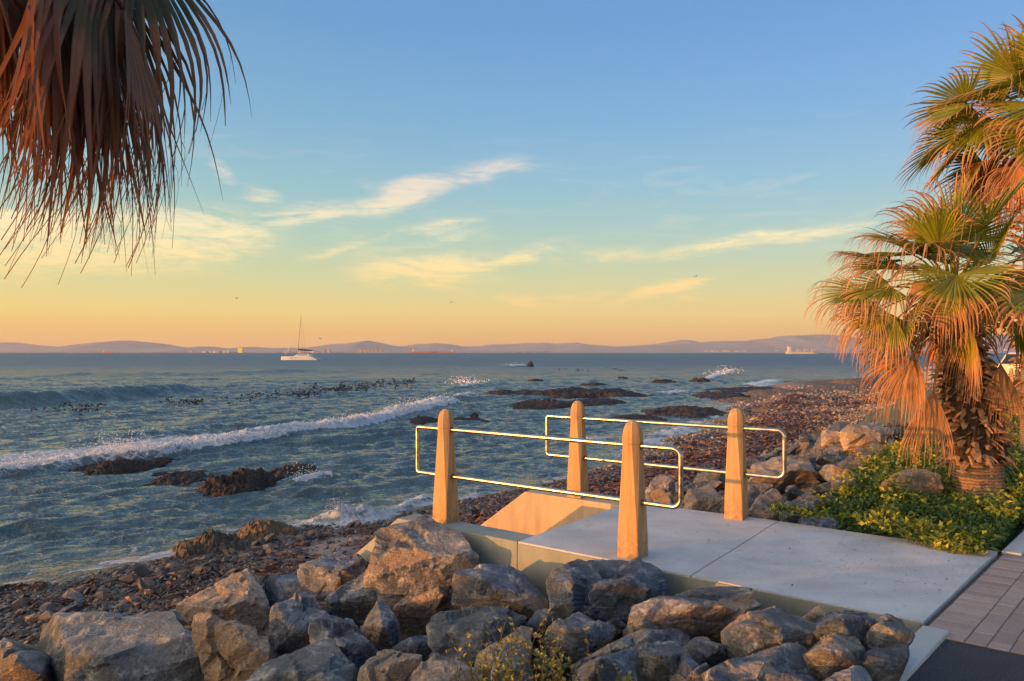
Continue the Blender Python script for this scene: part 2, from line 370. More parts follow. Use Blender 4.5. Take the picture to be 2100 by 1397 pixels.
wo = t.addv(oc, t.scalev(t.noise(oc, 5, 3, .6, col=True), (.12, .12, .0)))
flat = t.scalev(wo, (1, 1, .2))
cid = t.voro(flat, 13, 'F1', 1); dist = t.voro(flat, 13, 'F1', 0)
cid2 = t.voro(flat, 31, 'F1', 1); dist2 = t.voro(flat, 31, 'F1', 0)
c1 = t.ramp(t.n('SeparateXYZ', {0: cid}).outputs[0], [(0, (.12, .07, .04)), (.3, (.26, .155, .09)), (.5, (.38, .24, .14)), (.7, (.14, .12, .11)), (.88, (.42, .30, .20)), (1, (.52, .42, .32))])
c2 = t.ramp(t.n('SeparateXYZ', {0: cid2}).outputs[0], [(0, (.10, .06, .045)), (.5, (.22, .15, .12)), (1, (.34, .25, .2))])
col = t.mix(t.mr(t.noise(oc, 2.4, 3), .42, .58), c1, c2)
col = t.mix(t.math('MULTIPLY', t.mr(dist, .35, .6), .6), col, (.02, .014, .012))
sandc = t.mix(t.noise(oc, 60, 3, .7), (.24, .16, .12), (.38, .27, .22))
col = t.mix(snd_, col, sandc)
kn = t.noise(t.scalev(wo, (1, 1.0, 1)), 26, 5, .7, 1.5)
km = t.math('MULTIPLY', kel_, t.mr(kn, .38, .5), clamp=True)
col = t.mix(km, col, t.mix(t.noise(oc, 18, 3), (.04, .018, .008), (.28, .14, .06)))
gn = t.noise(t.scalev(oc, (1, 2, 1)), 9, 6, .75)
grc = t.ramp(gn, [(.25, (.06, .085, .02)), (.45, (.12, .13, .035)), (.6, (.22, .17, .06)), (.75, (.30, .20, .10))])
col = t.mix(t.math('MULTIPLY', grs_, t.mr(t.noise(oc, 1.2, 5, .7), .38, .5)), col, grc)
col = t.mix(t.math('MULTIPLY', wet_, .55), col, (.03, .022, .018))
rgh = t.mr(wet_, 0, 1, .85, .28)
h = t.math('SUBTRACT', 1.0, t.math('ADD', t.math('MULTIPLY', dist, .8), t.math('MULTIPLY', dist2, .35)))
h = t.math('ADD', h, t.math('MULTIPLY', km, .5))
inv = t.math('SUBTRACT', 1.0, t.math('MULTIPLY', snd_, .85))
M['beach'] = t.done(t.bsdf(Base_Color=col, Roughness=rgh, Normal=t.bump(t.math('MULTIPLY', h, inv), .05)))
tag(mk('ground', Pt, gridfaces(len(vs), len(us)), M['beach'], smooth=True, attrs=dict(kelp=kel.ravel(), grass=np.clip(grs, 0, 1).ravel(), sand=np.clip(sand, 0, 1).ravel(), wet=wet.ravel())), kind='structure')

# ---------- sea ----------
def polyd(X, Y, P):
    """distance to a polyline, side sign (+ beyond it), and how far along (0..1)"""
    P = np.asarray(P, float); L = np.r_[0, np.cumsum(np.hypot(*np.diff(P, axis=0).T))]
    best = np.full(X.shape, 1e9); sg = np.zeros(X.shape); tt = np.zeros(X.shape)
    for i in range(len(P)-1):
        a, b = P[i], P[i+1]; d = b-a; l2 = d@d
        t_ = np.clip(((X-a[0])*d[0]+(Y-a[1])*d[1])/l2, 0, 1)
        qx = X-(a[0]+t_*d[0]); qy = Y-(a[1]+t_*d[1]); D = np.hypot(qx, qy); m = D < best
        best = np.where(m, D, best); sg = np.where(m, np.sign(d[0]*qy-d[1]*qx), sg); tt = np.where(m, (L[i]+t_*math.sqrt(l2))/L[-1], tt)
    return best, sg, tt
def pxl(pts): return [onsea(*p)[:2] for p in pts]
WV = []
wr = np.random.default_rng(11)
for i in range(64):
    lam = 0.32*(30**(i/63)); ang = R(-62+wr.normal(0, 24 if lam < 3 else 16))   # direction of travel, from the open water toward the beach
    amp = .0092*lam**.52*(1.2 if lam < 1.2 else .8 if lam < 2.5 else .45); WV.append((2*math.pi/lam, math.cos(ang), math.sin(ang), amp, wr.uniform(0, 6.28), lam))
def seaheight(X, Y, spacing):
    Z = np.zeros_like(X); A = fbm2(X, Y, .10, 3, 21); 
    wx = X+.35*fbm2(X, Y, .5, 2, 31); wy = Y+.35*fbm2(X, Y, .5, 2, 32)
    for k, cx, cy_, a, ph, lam in WV:
        fade = sstep(2.2, 4.0, lam/spacing)
        s = np.sin(k*(wx*cx+wy*cy_)+ph); s = 1-2*np.abs(np.sin(.5*(k*(wx*cx+wy*cy_)+ph)))**1.25 if lam < 4 else s
        Z += a*fade*s
    return Z*(1+.7*A)
ROW = np.concatenate([np.geomspace(8.2, 90, 620), np.geomspace(90, 600, 330)[1:], np.geomspace(600, 8200, 50)[1:]])
tc = np.linspace(-1.05, 1.05, 820); tc = np.r_[-6, -3, -1.8, -1.3, tc, 1.3, 1.8, 3, 6]
Tg, Yg = np.meshgrid(tc, ROW); Xg = np.clip(Tg*Yg, -11800, 11800)
# nothing of the sea is needed under the land near the camera
spc = np.maximum(Yg*.0026, np.gradient(ROW)[:, None]*.9)
ug, vg = xy2uv(Xg, Yg); ds = ug-shore(vg)
shal = sstep(-1, 6, ds)
Zs = seaheight(Xg, Yg, spc)*(.35+.65*shal)
Zs *= np.where(Yg > 600, 0, 1)
foam = np.zeros_like(Zs)
# the breaking wave across the left half
B1 = pxl([(-260, 1005), (-120, 990), (0, 975), (60, 968), (120, 958), (200, 945), (330, 932), (450, 915), (560, 899), (640, 886), (700, 876), (800, 855), (905, 830), (935, 822)])
d, sg, tt = polyd(Xg, Yg, B1); sd_ = d*sg+.75*fbm2(Xg, Yg, .28, 3, 61)
nz1 = fbm2(Xg, Yg, 1.0, 4, 41); nz2 = fbm2(Xg, Yg, 3.2, 4, 42); nz3 = fbm2(Xg, Yg, 9.0, 3, 43)
env = (.85+.6*fbm2(Xg, Yg, .22, 2, 62))*np.interp(tt, [0, .2, .35, .5, .8, .93, 1], [.55, .6, .75, .9, 1, 1, .5])*sstep(0, .02, 1-tt)
prof = np.where(sd_ < .15, np.exp(-((sd_-.15)/.42)**2), np.exp(-((sd_-.15)/1.7)**2))
Zs += .46*env*prof*(1+.45*nz1+.42*nz2+.34*nz3)
foam = np.maximum(foam, env*np.where(sd_ < .2, sstep(-.62-.4*nz2, -.15, sd_), sstep(1.9+.8*nz1, .3, sd_))*1.15)
# trailing foam left of the roller, and the churned water before it
foam = np.maximum(foam, (.78+.25*nz1)*sstep(.75, .30, tt)*sstep(-.5, .5, sd_)*sstep(8.5, 2, sd_+nz1*2)*(d < 40))
foam = np.maximum(foam, .43*sstep(-4.5, -.8, sd_)*(sd_ < 0))
# smooth swell behind it at the far left, and lesser ones
def swell(pts, hgt, wf, wb, t0=0.0, t1=1.0):
    global Zs
    d, sg, tt = polyd(Xg, Yg, pxl(pts)); s = d*sg
    Zs += hgt*sstep(0, .15, tt-t0)*sstep(0, .25, t1-tt)*np.where(s < 0, np.exp(-(s/wf)**2), np.exp(-(s/wb)**2))
swell([(-700, 852), (-200, 838), (0, 831), (100, 826), (200, 818), (300, 810), (420, 800), (520, 796)], .80, 1.5, 4.0)
swell([(120, 905), (300, 890), (430, 878), (560, 868), (700, 858)], .20, .8, 1.6)
swell([(380, 866), (460, 860), (560, 856)], .14, .7, 1.5)
swell([(0, 772), (200, 770), (420, 768), (650, 762), (760, 764)], .45, 3, 7)
swell([(600, 905), (760, 895), (860, 885), (1000, 880)], .16, .5, 1.2)
swell([(350, 960), (500, 950), (700, 940), (850, 930)], .10, .5, 1.0)
swell([(500, 1010), (700, 1000), (900, 975), (1100, 960)], .10, .45, .9)
swell([(0, 1100), (200, 1090), (400, 1075)], .07, .35, .8)
# small breakers: (points, height, foam width)
for pts, hg, wd in [([(1048, 753), (1074, 752)], .45, 1.6), ([(948, 795), (975, 790)], .3, .9), ([(940, 815), (962, 811)], .25, .7), ([(1455, 778), (1500, 762)], .35, 1.0), ([(1360, 806), (1400, 803)], .15, 1.2), ([(1175, 905), (1235, 900)], .10, .6),
                    ([(790, 1052), (820, 1040), (870, 1020)], .08, .16), ([(690, 1068), (745, 1062)], .25, .35), ([(620, 985), (665, 978)], .16, .4), ([(1355, 893), (1440, 868)], .1, .9), ([(1290, 915), (1345, 902)], .1, .6), ([(1900, 758), (1925, 756)], .4, 1.6), ([(1540, 790), (1590, 782)], .2, 1.5),
                    ([(120, 885), (160, 880)], .0, .1)]:
    d, sg, tt = polyd(Xg, Yg, pxl(pts)); q = np.exp(-(d/wd)**2)
    Zs += hg*q*(1+.6*nz2+.4*nz3); foam = np.maximum(foam, .95*q*(.8+.5*nz2))
# shore wash
lap = .66*sstep(1.3, .1, ds+1.2*nz1+.5*nz2)*(ds > -2.5)
foam = np.maximum(foam, lap); foam = np.maximum(foam, .46*sstep(6.5, 1.5, ds+2*nz1)*(ds > -3))
foam = np.maximum(foam, .40*sstep(30, 10, ds)*sstep(14, 20, vg)*sstep(120, 60, vg))
# whitecaps far out
wc = fbm(np.stack([Xg*.02, Yg*.045, Yg*0], -1), 3)
foam = np.maximum(foam, .28*sstep(60, 200, Yg)*(wc > .0))
Zs = np.where(ds < -4, Zs-.6, Zs)                    # well under the beach
Ps = np.stack([Xg, Yg, Zs+SEA], -1)
Fs = gridfaces(len(ROW), len(tc))[:, ::-1]
t = NT('sea_water'); oc = t.n('TexCoord').outputs['Object']; fo = t.attr('foam')
geo = t.n('CameraData').outputs['View Z Depth'] if False else None
cam_y = t.n('SeparateXYZ', {0: oc}).outputs[1]
far = t.mr(cam_y, 25, 300, 0, 1)
rot2 = t.n('Mapping', {'Vector': oc, 'Rotation': (0, 0, R(24)), 'Scale': (.55, 1.25, 1)}).outputs[0]
h1 = t.noise(rot2, 1.1, 5, .62, .4); h2 = t.noise(rot2, 5.0, 4, .6, .5); h3 = t.noise(rot2, 17, 3, .6)
h4 = t.noise(rot2, .16, 4, .6)
hh = t.math('ADD', t.math('MULTIPLY', h1, t.mr(cam_y, 20, 250, .34, 1.6)), t.math('ADD', t.math('MULTIPLY', h2, .11), t.math('MULTIPLY', h3, .022)))
hh = t.math('ADD', hh, t.math('MULTIPLY', t.math('MULTIPLY', h4, far), 1.5))
nrm = t.bump(hh, 1.0, .85)
p = t.scalev(oc, (1, 1, 1)); wp = t.addv(p, t.scalev(t.noise(p, .9, 4, .65, col=True), (1.5, 1.5, 0)))
fn = t.noise(wp, 1.3, 8, .74, .6); fine = t.noise(wp, 7, 6, .75, .4); lace = t.voro(t.addv(p, t.scalev(t.noise(p, 2.0, 4, .7, col=True), (.9, .9, 0))), 2.1, 'DISTANCE_TO_EDGE')
lc = t.mr(lace, .0, .13, 1, 0)
sc = t.math('ADD', t.math('ADD', t.math('MULTIPLY', fn, .62), t.math('MULTIPLY', fine, .30)), t.math('MULTIPLY', lc, .16))
fm = t.mr(t.math('ADD', fo, sc), 1.0, 1.20, 0, 1, True)
fm = t.math('MULTIPLY', fm, t.mr(fo, .2, .27))
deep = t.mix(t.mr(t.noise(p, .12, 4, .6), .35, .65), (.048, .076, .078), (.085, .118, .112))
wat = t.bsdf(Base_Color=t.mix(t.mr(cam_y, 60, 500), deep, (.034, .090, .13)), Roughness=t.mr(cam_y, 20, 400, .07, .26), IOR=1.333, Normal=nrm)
t.set(wat.inputs['Specular IOR Level'], t.ramp(t.mr(cam_y, 0, 600), [(0, .8), (.08, .8), (.2, .35), (.45, .07), (1, .02)]))
fcol = t.mix(t.mr(fine, .3, .7), (.62, .66, .70), (.92, .90, .88))
fb = t.bsdf(Base_Color=fcol, Roughness=.75, Normal=t.bump(t.math('ADD', fn, t.math('MULTIPLY', fine, .8)), .22))
# beyond the near water each pixel averages countless steep little facets: a broken, weaker reflection of the upper sky
fd = t.n('BsdfDiffuse', {'Color': t.mix(t.mr(t.noise(t.scalev(oc, (.6, 1, 1)), .05, 6, .65), .35, .65), (.038, .088, .112), (.080, .140, .155))})
fg = t.n('BsdfGlossy', {'Color': (.9, .95, 1, 1), 'Roughness': .38, 'Normal': nrm})
fs = t.n('MixShader', {0: .20, 1: fd.outputs[0], 2: fg.outputs[0]})
wmix = t.n('MixShader', {0: t.mr(cam_y, 28, 190, 0, .92), 1: wat.outputs[0], 2: fs.outputs[0]})
ms = t.n('MixShader', {0: fm, 1: wmix.outputs[0], 2: fb.outputs[0]})
M['sea'] = t.done(ms)
tag(mk('water', Ps.reshape(-1, 3), Fs, M['sea'], smooth=True, attrs=dict(foam=foam.ravel())), kind='structure')
def seaZ(x, y):
    return SEA

# ---------- hills across the bay ----------
t = NT('hill_scrub'); oc = t.n('TexCoord').outputs['Object']
nn = t.noise(t.scalev(oc, (1, 1, 3)), .0022, 6, .6)
M['hill'] = t.done(t.bsdf(Base_Color=t.mix(t.mr(nn, .35, .65), (.27, .27, .26), (.36, .35, .34)), Roughness=.95))
def ridge(pts, D, depth, seed):
    pts = sorted(pts); px = np.arange(pts[0][0], pts[-1][0]+1, 2.5)
    top = np.interp(px, [p[0] for p in pts], [p[1] for p in pts])
    ker = np.hanning(7); ker /= ker.sum(); top = np.convolve(np.pad(top, 3, 'edge'), ker, 'valid')
    X = (px-CX)/F*D; H = (HY-top)/F*D+CAMZ-SEA
    nr = 26; tr = np.linspace(0, 1, nr); prof = np.sin(np.clip(tr/.55, 0, 1)*math.pi/2)**1.3*np.where(tr > .55, np.cos((tr-.55)/.45*math.pi/2), 1)
    Xr, Tr = np.meshgrid(X, tr); Hr = H[None]*prof[:, None]; Yr = D+(Tr-.55)*depth
    sc_ = Yr/D; Hr = np.where(Tr < .5, Hr*(1+.16*fbm2(Xr, Yr, .0018, 5, seed)*(1-prof[:, None]*.9)*2), Hr)
    return np.stack([Xr*1.0, Yr, Hr+SEA-.5], -1).reshape(-1, 3), gridfaces(nr, len(X))
HL = [([(-260, 716), (-120, 708), (0, 707), (25, 702), (60, 707), (90, 709), (130, 714), (180, 719), (240, 722.5)], 11500),
      ([(140, 722.5), (160, 719), (176, 711), (195, 705), (230, 701), (265, 698.5), (320, 704), (345, 709), (370, 712), (402, 713.5), (425, 710.5), (470, 716), (520, 711.5), (560, 714), (620, 713), (640, 713), (690, 705.5), (720, 704), (755, 698.5), (775, 702), (800, 708), (850, 713), (900, 716), (1000, 719), (1100, 722)], 9000),
      ([(820, 712), (860, 705), (875, 706), (895, 703.5), (925, 706), (950, 710.5), (985, 710), (1005, 706.5), (1045, 706), (1080, 703.5), (1095, 704), (1115, 702.5), (1140, 705), (1180, 702.5), (1210, 707), (1260, 711), (1300, 709), (1340, 706), (1380, 700), (1397, 696.5), (1415, 698), (1430, 703), (1460, 700), (1520, 699), (1560, 704), (1700, 712)], 11500),
      ([(1120, 721), (1180, 716), (1240, 713), (1300, 710), (1360, 708), (1420, 705), (1470, 702), (1500, 700.5), (1535, 699.5), (1550, 696), (1580, 694.5), (1605, 688.5), (1640, 688.5), (1660, 686.5), (1685, 686), (1705, 688), (1730, 692), (1765, 695), (1800, 698), (1850, 699), (1900, 696), (1960, 690), (2010, 686), (2040, 686.5), (2080, 691), (2140, 692), (2240, 698), (2400, 705)], 8500)]
Pv = []; Fv = []; b0 = 0
for i, (pts, D) in enumerate(HL):
    P_, F_ = ridge(pts, D, 2600, 50+i); Pv.append(P_); Fv.append(F_+b0); b0 += len(P_)
tag(mk('hills', np.concatenate(Pv), np.concatenate(Fv), M['hill'], smooth=True), kind='structure')
# low coastal plain in front of the hills
pl = MB(); 
Xp = np.linspace(-8200, 8200, 200); yn = 7300+250*vnoise(np.stack([Xp*.0008, Xp*0, Xp*0], -1))
V_ = [(x, y, SEA-.5) for x, y in zip(Xp, yn)]+[(x, y+20, SEA+6+3*math.sin(x*.01)) for x, y in zip(Xp, yn)]+[(x, 9800, SEA+14) for x in Xp]
t = NT('coastal_plain'); oc = t.n('TexCoord').outputs['Object']
M['plain'] = t.done(t.bsdf(Base_Color=t.mix(t.mr(t.noise(t.scalev(oc, (1, .3, 1)), .02, 6, .7), .4, .65), (.13, .12, .10), (.42, .36, .30)), Roughness=.95))
tag(mk('terrain', np.array(V_), gridfaces(3, 200), M['plain'], smooth=True), kind='structure')

# ---------- air ----------
t = NT('sea_haze'); v = t.n('VolumePrincipled'); v.inputs['Color'].default_value = (.95, .80, .72, 1); v.inputs['Density'].default_value = 4.6e-5; v.inputs['Anisotropy'].default_value = .1
t.t.links.new(v.outputs[0], t.out.inputs['Volume'])
hz = MB(); hz.box((0, 6000, 120), (24000, 13400, 256)); ho = hz.build('haze', t.m)
tag(ho, kind='stuff'); HAZE = ho
# ---------- concrete landing with stair walls ----------
def P3(u, v, z): x, y = uv2xy(u, v); return (float(x), float(y), z)
ue = lambda v: .61-.127*(v-4.84)               # seaward line of the kerb / landward end of the slab
V0, V1, V2, V3 = 4.91, 5.18, 6.72, 6.99
root = empty('stair_landing', P3(2.4, 5.95, 0)); OFF = Vector(root.location)
tag(root, 'pale broom-finished concrete landing with side walls sloping down to the beach', 'landing')
def rel(mb): mb.v = [tuple(Vector(p)-OFF) for p in mb.v]; return mb
m = MB()
nu = 90
def slabV(u, v, z): return P3(u, v, z)
# slab top as a fine grid so that its surface is slightly uneven, with a skirt
us_ = np.linspace(0, 1, 60); vs_ = np.linspace(V0+.004, V3-.004, 40); pts = []
for v in vs_:
    for a in us_:
        u = ue(v)+.02+(3.62-ue(v)-.02)*a; x, y = uv2xy(u, v)
        pts.append((x, y, .006*float(vnoise(np.array([x*.9, y*.9, 0])))+.004*float(vnoise(np.array([x*3, y*3, 4])))))
pts = np.array(pts); top = pts.copy(); bot = pts.copy(); bot[:, 2] = -.8
m = MB(); nfa = gridfaces(40, 60)[:, ::-1]; m.add(top, nfa)
ring = list(range(0, 60))+[i*60+59 for i in range(1, 40)]+list(range(39*60+58, 39*60-1, -1))+[i*60 for i in range(38, 0, -1)]
m.add([top[i] for i in ring]+[bot[i] for i in ring], [(i, (i+1) % len(ring), len(ring)+(i+1) % len(ring), len(ring)+i) for i in range(len(ring))])
rel(m).build('slab', M['deck'], root)
def sidewall(va, vb, uflat, inner):
    m = MB(); s = math.tan(R(36)); uend = uflat+1.75
    prof = [(3.62-0.0, -.9), (3.62, .003), (uflat, .003), (uend, .003-s*(uend-uflat)), (uend, -2.0), (3.62, -2.0)]
    prof = [(3.625, -2.0), (3.625, .0), (uflat, .0), (uend, -s*(uend-uflat)), (uend, -2.0)]
    V = [P3(u, va, z) for u, z in prof]+[P3(u, vb, z) for u, z in prof]; n = len(prof)
    m.add(V, [tuple(range(n)), tuple(range(n, 2*n))[::-1]]+[(i, n+i, n+(i+1) % n, (i+1) % n) for i in range(n)])
    return rel(m).build('side_wall', M['wall'] if va > 6 else M['wallshade'], root, bevel=.012)
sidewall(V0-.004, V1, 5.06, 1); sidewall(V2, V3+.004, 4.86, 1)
# front face of the slab: cast beam just proud of it
for va, vb in ((V0-.012, V0), (V3, V3+.012)):
    m = MB(); V = [P3(u, v, z) for v in (va, vb) for u in (ue(va)+.03, 3.615) for z in (-1.2, -.012)]
    m.add(V, [(0, 1, 3, 2), (4, 6, 7, 5), (0, 4, 5, 1), (2, 3, 7, 6), (0, 2, 6, 4), (1, 5, 7, 3)]); rel(m).build('edge_beam', M['wallshade'], root, bevel=.004)
for i in range(7):
    m = MB(); u0 = 3.63+i*.27; z = -.17*(i+1)
    V = [P3(u, v, zz) for u in (u0, u0+.27 if i < 6 else u0+.5) for v in (V1+.003, V2-.003) for zz in (z-.6, z)]
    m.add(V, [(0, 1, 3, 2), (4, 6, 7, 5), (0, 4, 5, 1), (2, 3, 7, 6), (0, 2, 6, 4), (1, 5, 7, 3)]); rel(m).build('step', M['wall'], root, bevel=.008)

# ---------- railings ----------
HP = 1.065
def post_mb():
    """square foot turning octagonal toward a ribbed dome top; local x along the rail, y across"""
    m = MB(); V = []; rings = []
    def ring(h, half, ch):
        c = half-ch; return [(half, -c), (half, c), (c, half), (-c, half), (-half, c), (-half, -c), (-c, -half), (c, -half)], h
    spec = [(-.05, .0885, .0005), (.02, .0885, .0006), (.16, .0875, .003)]
    for k in range(1, 9):
        q = k/8; spec.append((.16+(.885-.16)*q, .0875-.0155*q, .003+(.043-.003)*q))
    spec += [(.886, .0725, .0432), (.889, .0755, .0448), (.93, .0755, .0448), (.933, .0742, .044)]
    for k in range(1, 9):
        a = k/9*math.pi/2; spec.append((.933+.132*math.sin(a), .0742*math.cos(a)**.82, .044*math.cos(a)**.82))
    for h, half, ch in spec:
        pts, hh = ring(h, half, ch); V += [(x, y, hh) for x, y in pts]
    n = len(spec); Fs = []
    for i in range(n-1):
        for k in range(8): Fs.append((i*8+k, i*8+(k+1) % 8, (i+1)*8+(k+1) % 8, (i+1)*8+k))
    V.append((0, 0, HP)); Fs += [((n-1)*8+k, (n-1)*8+(k+1) % 8, len(V)-1) for k in range(8)]; Fs.append(tuple(range(8))[::-1])
    m.add(V, Fs); return m
RDIR = math.atan2(-.6, .8)                      # toward the promenade along the rail
def railing(ua, va, ub, vb, ea, eb, label):
    a = Vector(P3(ua, va, 0)); b = Vector(P3(ub, vb, 0)); mid = (a+b)/2
    r = empty('railing', mid); tag(r, label, 'railing', 'railings along the concrete landing')
    d = (a-b).normalized(); rz = math.atan2(d.y, d.x); half = (a-b).length/2
    r.rotation_euler = (0, 0, rz)
    for sx_ in (1, -1):
        p = post_mb().build('post', M['post'], r); p.location = (sx_*half, 0, 0)
    rr = .0205; zt, zb = .872, .432; br = .065; P = []
    xa = half+ea; xb = -half-eb
    def arc(cx, cz, a0, a1, rad):
        return [(cx+rad*math.cos(R(q)), 0, cz+rad*math.sin(R(q))) for q in np.linspace(a0, a1, 9)]
    P += arc(xa-br, zb+br, -90, 0, br)+arc(xa-br, zt-br, 0, 90, br)
    b2 = .03
    P += [(x, 0, zt) for x in np.linspace(xa-br-.03, xb+b2+.03, 30)]
    P += arc(xb+b2, zt-b2, 90, 180, b2)+arc(xb+b2, zb+b2, 180, 270, b2)
    P += [(x, 0, zb) for x in np.linspace(xb+b2+.03, xa-br-.03, 30)]
    h = MB().tube(P, rr, 20, closed=True).build('handrail', M['steel'], r, smooth=True)
    c = MB()
    for z in (zt-br-.03, zb+br+.02): MB().tube([(xa, 0, z-.003), (xa, 0, z+.003)], rr+.0012, 20).build('weld_ring', M['steel'], h)
    for sx_ in (1, -1):
        for sd2 in (1, -1):
            for z in (zt, zb):
                hw = .0875-.0155*(z-.16)/.725
                x0 = sx_*half+sd2*(hw-.004)
                MB().tube([(x0, 0, z), (x0+sd2*.008, 0, z)], rr+.006, 20).build('socket', M['socket'], h)
    return r
M['socket'] = simple('socket_mortar', (.13, .10, .08), .9)
railing(2.64, 5.10, 4.61, 5.10, .40, .37, 'nearer steel handrail loop on two tapered concrete posts, beside the boulders')
railing(2.45, 6.88, 4.23, 6.86, .45, .41, 'farther steel handrail loop on two tapered concrete posts, with rail shadows on one post')

# ---------- kerb, asphalt, pavers ----------
def kerbpoly(v0, v1, w=.135, g=.004):
    return [uv2xy(ue(v0+g), v0+g), uv2xy(ue(v1-g), v1-g), uv2xy(ue(v1-g)-w, v1-g), uv2xy(ue(v0+g)-w, v0+g)]
kroot = None
km = MB(); v = 4.83
while v > -14: km.prism(kerbpoly(v-.92, v), -.3, .004+.004*random.random()); v -= .92
v = 7.0
while v < 40: km.prism(kerbpoly(v, v+.92), -.3, .004+.004*random.random()); v += .92
o = km.build('kerb', M['kerb'], bevel=.012); tag(o, kind='structure')
AS = MB(); 
def strip(v0, v1, zz): 
    AS.prism([uv2xy(ue(v0)-.135, v0), uv2xy(ue(v1)-.135, v1), uv2xy(-9, v1), uv2xy(-9, v0)], -.25, zz)
strip(-20, 4.72, -.022); strip(7.02, 45, -.022)
tag(AS.build('promenade', M['asphalt']), kind='structure')
pm = MB()
def brick(a0, a1, v0, v1, tone):
    """a0, a1: distance landward from the slab edge, which the courses follow"""
    g = .0022; z = -.012+random.uniform(-.002, .002); e = .005; f = lambda a, v: ue(v)-.015-a
    q = [(f(a0+g, v0+g), v0+g), (f(a0+g, v1-g), v1-g), (f(a1-g, v1-g), v1-g), (f(a1-g, v0+g), v0+g)]
    q2 = [(f(a0+g+e, v0+g+e), v0+g+e), (f(a0+g+e, v1-g-e), v1-g-e), (f(a1-g-e, v1-g-e), v1-g-e), (f(a1-g-e, v0+g+e), v0+g+e)]
    V = [P3(a, b, -.1) for a, b in q]+[P3(a, b, z-.004) for a, b in q]+[P3(a, b, z) for a, b in q2]
    Fs = [(8, 9, 10, 11)]+[(i, (i+1) % 4, 4+(i+1) % 4, 4+i) for i in range(4)]+[(4+i, 4+(i+1) % 4, 8+(i+1) % 4, 8+i) for i in range(4)]
    pm.add(V, Fs, tone)
v = 4.73
while v < 6.98: brick(0, .21, v, v+.105, random.random()*.8); v += .105
for i in range(42):
    a0 = .21+i*.105; v = 4.73-(i % 2)*.105
    while v < 6.98:
        va, vb = max(v, 4.73), min(v+.21, 7.0)
        if vb-va > .03: brick(a0, a0+.105, va, vb, random.random())
        v += .21
o = pm.build('paving', M['paver'], attr='tone'); tag(o, kind='structure')
jm = MB(); jm.prism([uv2xy(ue(4.72)-.004, 4.725), uv2xy(ue(7.01)-.004, 7.015), uv2xy(-9, 7.015), uv2xy(-9, 4.725)], -.2, -.018)
M['joint'] = simple('joint_sand', (.10, .08, .07), .95, nscale=60)
tag(jm.build('path', M['joint']), kind='structure')

# ---------- boulders ----------
_ico = {}
def ico(l):
    if l not in _ico:
        bm = bmesh.new(); bmesh.ops.create_icosphere(bm, subdivisions=l, radius=1); bm.verts.ensure_lookup_table()
        _ico[l] = (np.array([v.co[:] for v in bm.verts]), np.array([[v.index for v in f.verts] for f in bm.faces])); bm.free()
    return _ico[l]
def hullplanes(P):
    bm = bmesh.new(); [bm.verts.new(p) for p in P]; r = bmesh.ops.convex_hull(bm, input=bm.verts)
    bm.normal_update(); N = []; H = []
    c = P.mean(0)
    for f in bm.faces:
        if f.calc_area() < 1e-6: continue
        n = np.array(f.normal); h = float(n@(np.array(f.verts[0].co)))
        if n@c > h: n, h = -n, -h
        if any(n@n_ > .985 for n_ in N): continue
        N.append(n); H.append(h)
    A = [f.calc_area() for f in bm.faces if f.calc_area() >= 1e-6][:0]; bm.free(); return np.array(N), np.array(H)
def rockshape(P, level, seed, rough=1.0, chips=3, p=260, nbig=11):
    """faceted boulder: the convex body round the points, chipped along its edges and roughened"""
    g_ = np.random.default_rng(seed); c = P.mean(0); Q = P-c; N, H = hullplanes(Q); ext = np.maximum(Q.max(0)-Q.min(0), .05)/2; sz = ext.mean()
    cn = g_.normal(size=(chips, 3)); cn /= np.linalg.norm(cn, axis=1)[:, None]; sup = (Q@cn.T).max(0)
    d, Fs = ico(level); d = d*ext; d /= np.linalg.norm(d, axis=1)[:, None]
    q = np.maximum(d@N.T, 1e-6)/np.maximum(H, .01); rh = 1/q.max(1)
    # keep only the planes that carry much of the surface, so that few big flat faces meet at hard edges
    own = np.bincount(q.argmax(1), weights=rh**2, minlength=len(H)); order = np.argsort(-own); keep = []
    for j in order:
        if len(keep) >= nbig: break
        if all(N[j]@N[k] < .86 for k in keep): keep.append(j)
    Nb = np.vstack([N[keep], cn]); Hb = np.r_[H[keep], sup*g_.uniform(.86, .96, chips)]
    qb = np.maximum(d@Nb.T, 1e-6)/np.maximum(Hb, .01); mb_ = qb.max(1); r = np.minimum(1/(mb_*((qb/mb_[:, None])**p).sum(1)**(1/p)), rh*1.16)
    facet = g_.random(len(Nb))[qb.argmax(1)]; N, H = Nb, Hb
    pos = d*r[:, None]; s = seed*3.7
    n1 = fbm(pos/sz*1.3+s, 4, .6); ridg = 1-np.abs(fbm(pos/sz*2.3+s+9, 3))*2
    def cells(k, amp, tilt):
        s0 = g_.normal(size=(k, 3)); s0 /= np.linalg.norm(s0, axis=1)[:, None]; rs0 = 1/np.maximum((s0@N.T/np.maximum(H, .01)).max(1), 1e-6); s0 = s0*rs0[:, None]
        pw = pos+sz*.10*np.stack([fbm(pos/sz*2.5+s+j*7, 2) for j in range(3)], -1)
        D2 = ((pw[:, None]-s0[None])**2).sum(-1); j = D2.argmin(1); a_ = g_.uniform(-1, .55, k)*amp; tl = g_.normal(size=(k, 3))*tilt
        return a_[j]+((pos-s0[j])/sz*tl[j]).sum(1)
    fac = cells(9, .026, .10)+cells(40, .012, .10)
    bd = g_.normal(size=3); bd /= np.linalg.norm(bd); lay = (pos@bd)/sz*3.2+n1*1.4; st = (lay-np.floor(lay)); st = sstep(.0, .22, st)-.5*st
    r = r*1.01+sz*rough*(fac+.004*n1+.006*ridg+.014*(st-.35)+.012*fbm(pos/sz*11+s, 3, .65))
    return c, d*r[:, None], Fs, facet
NR = 0
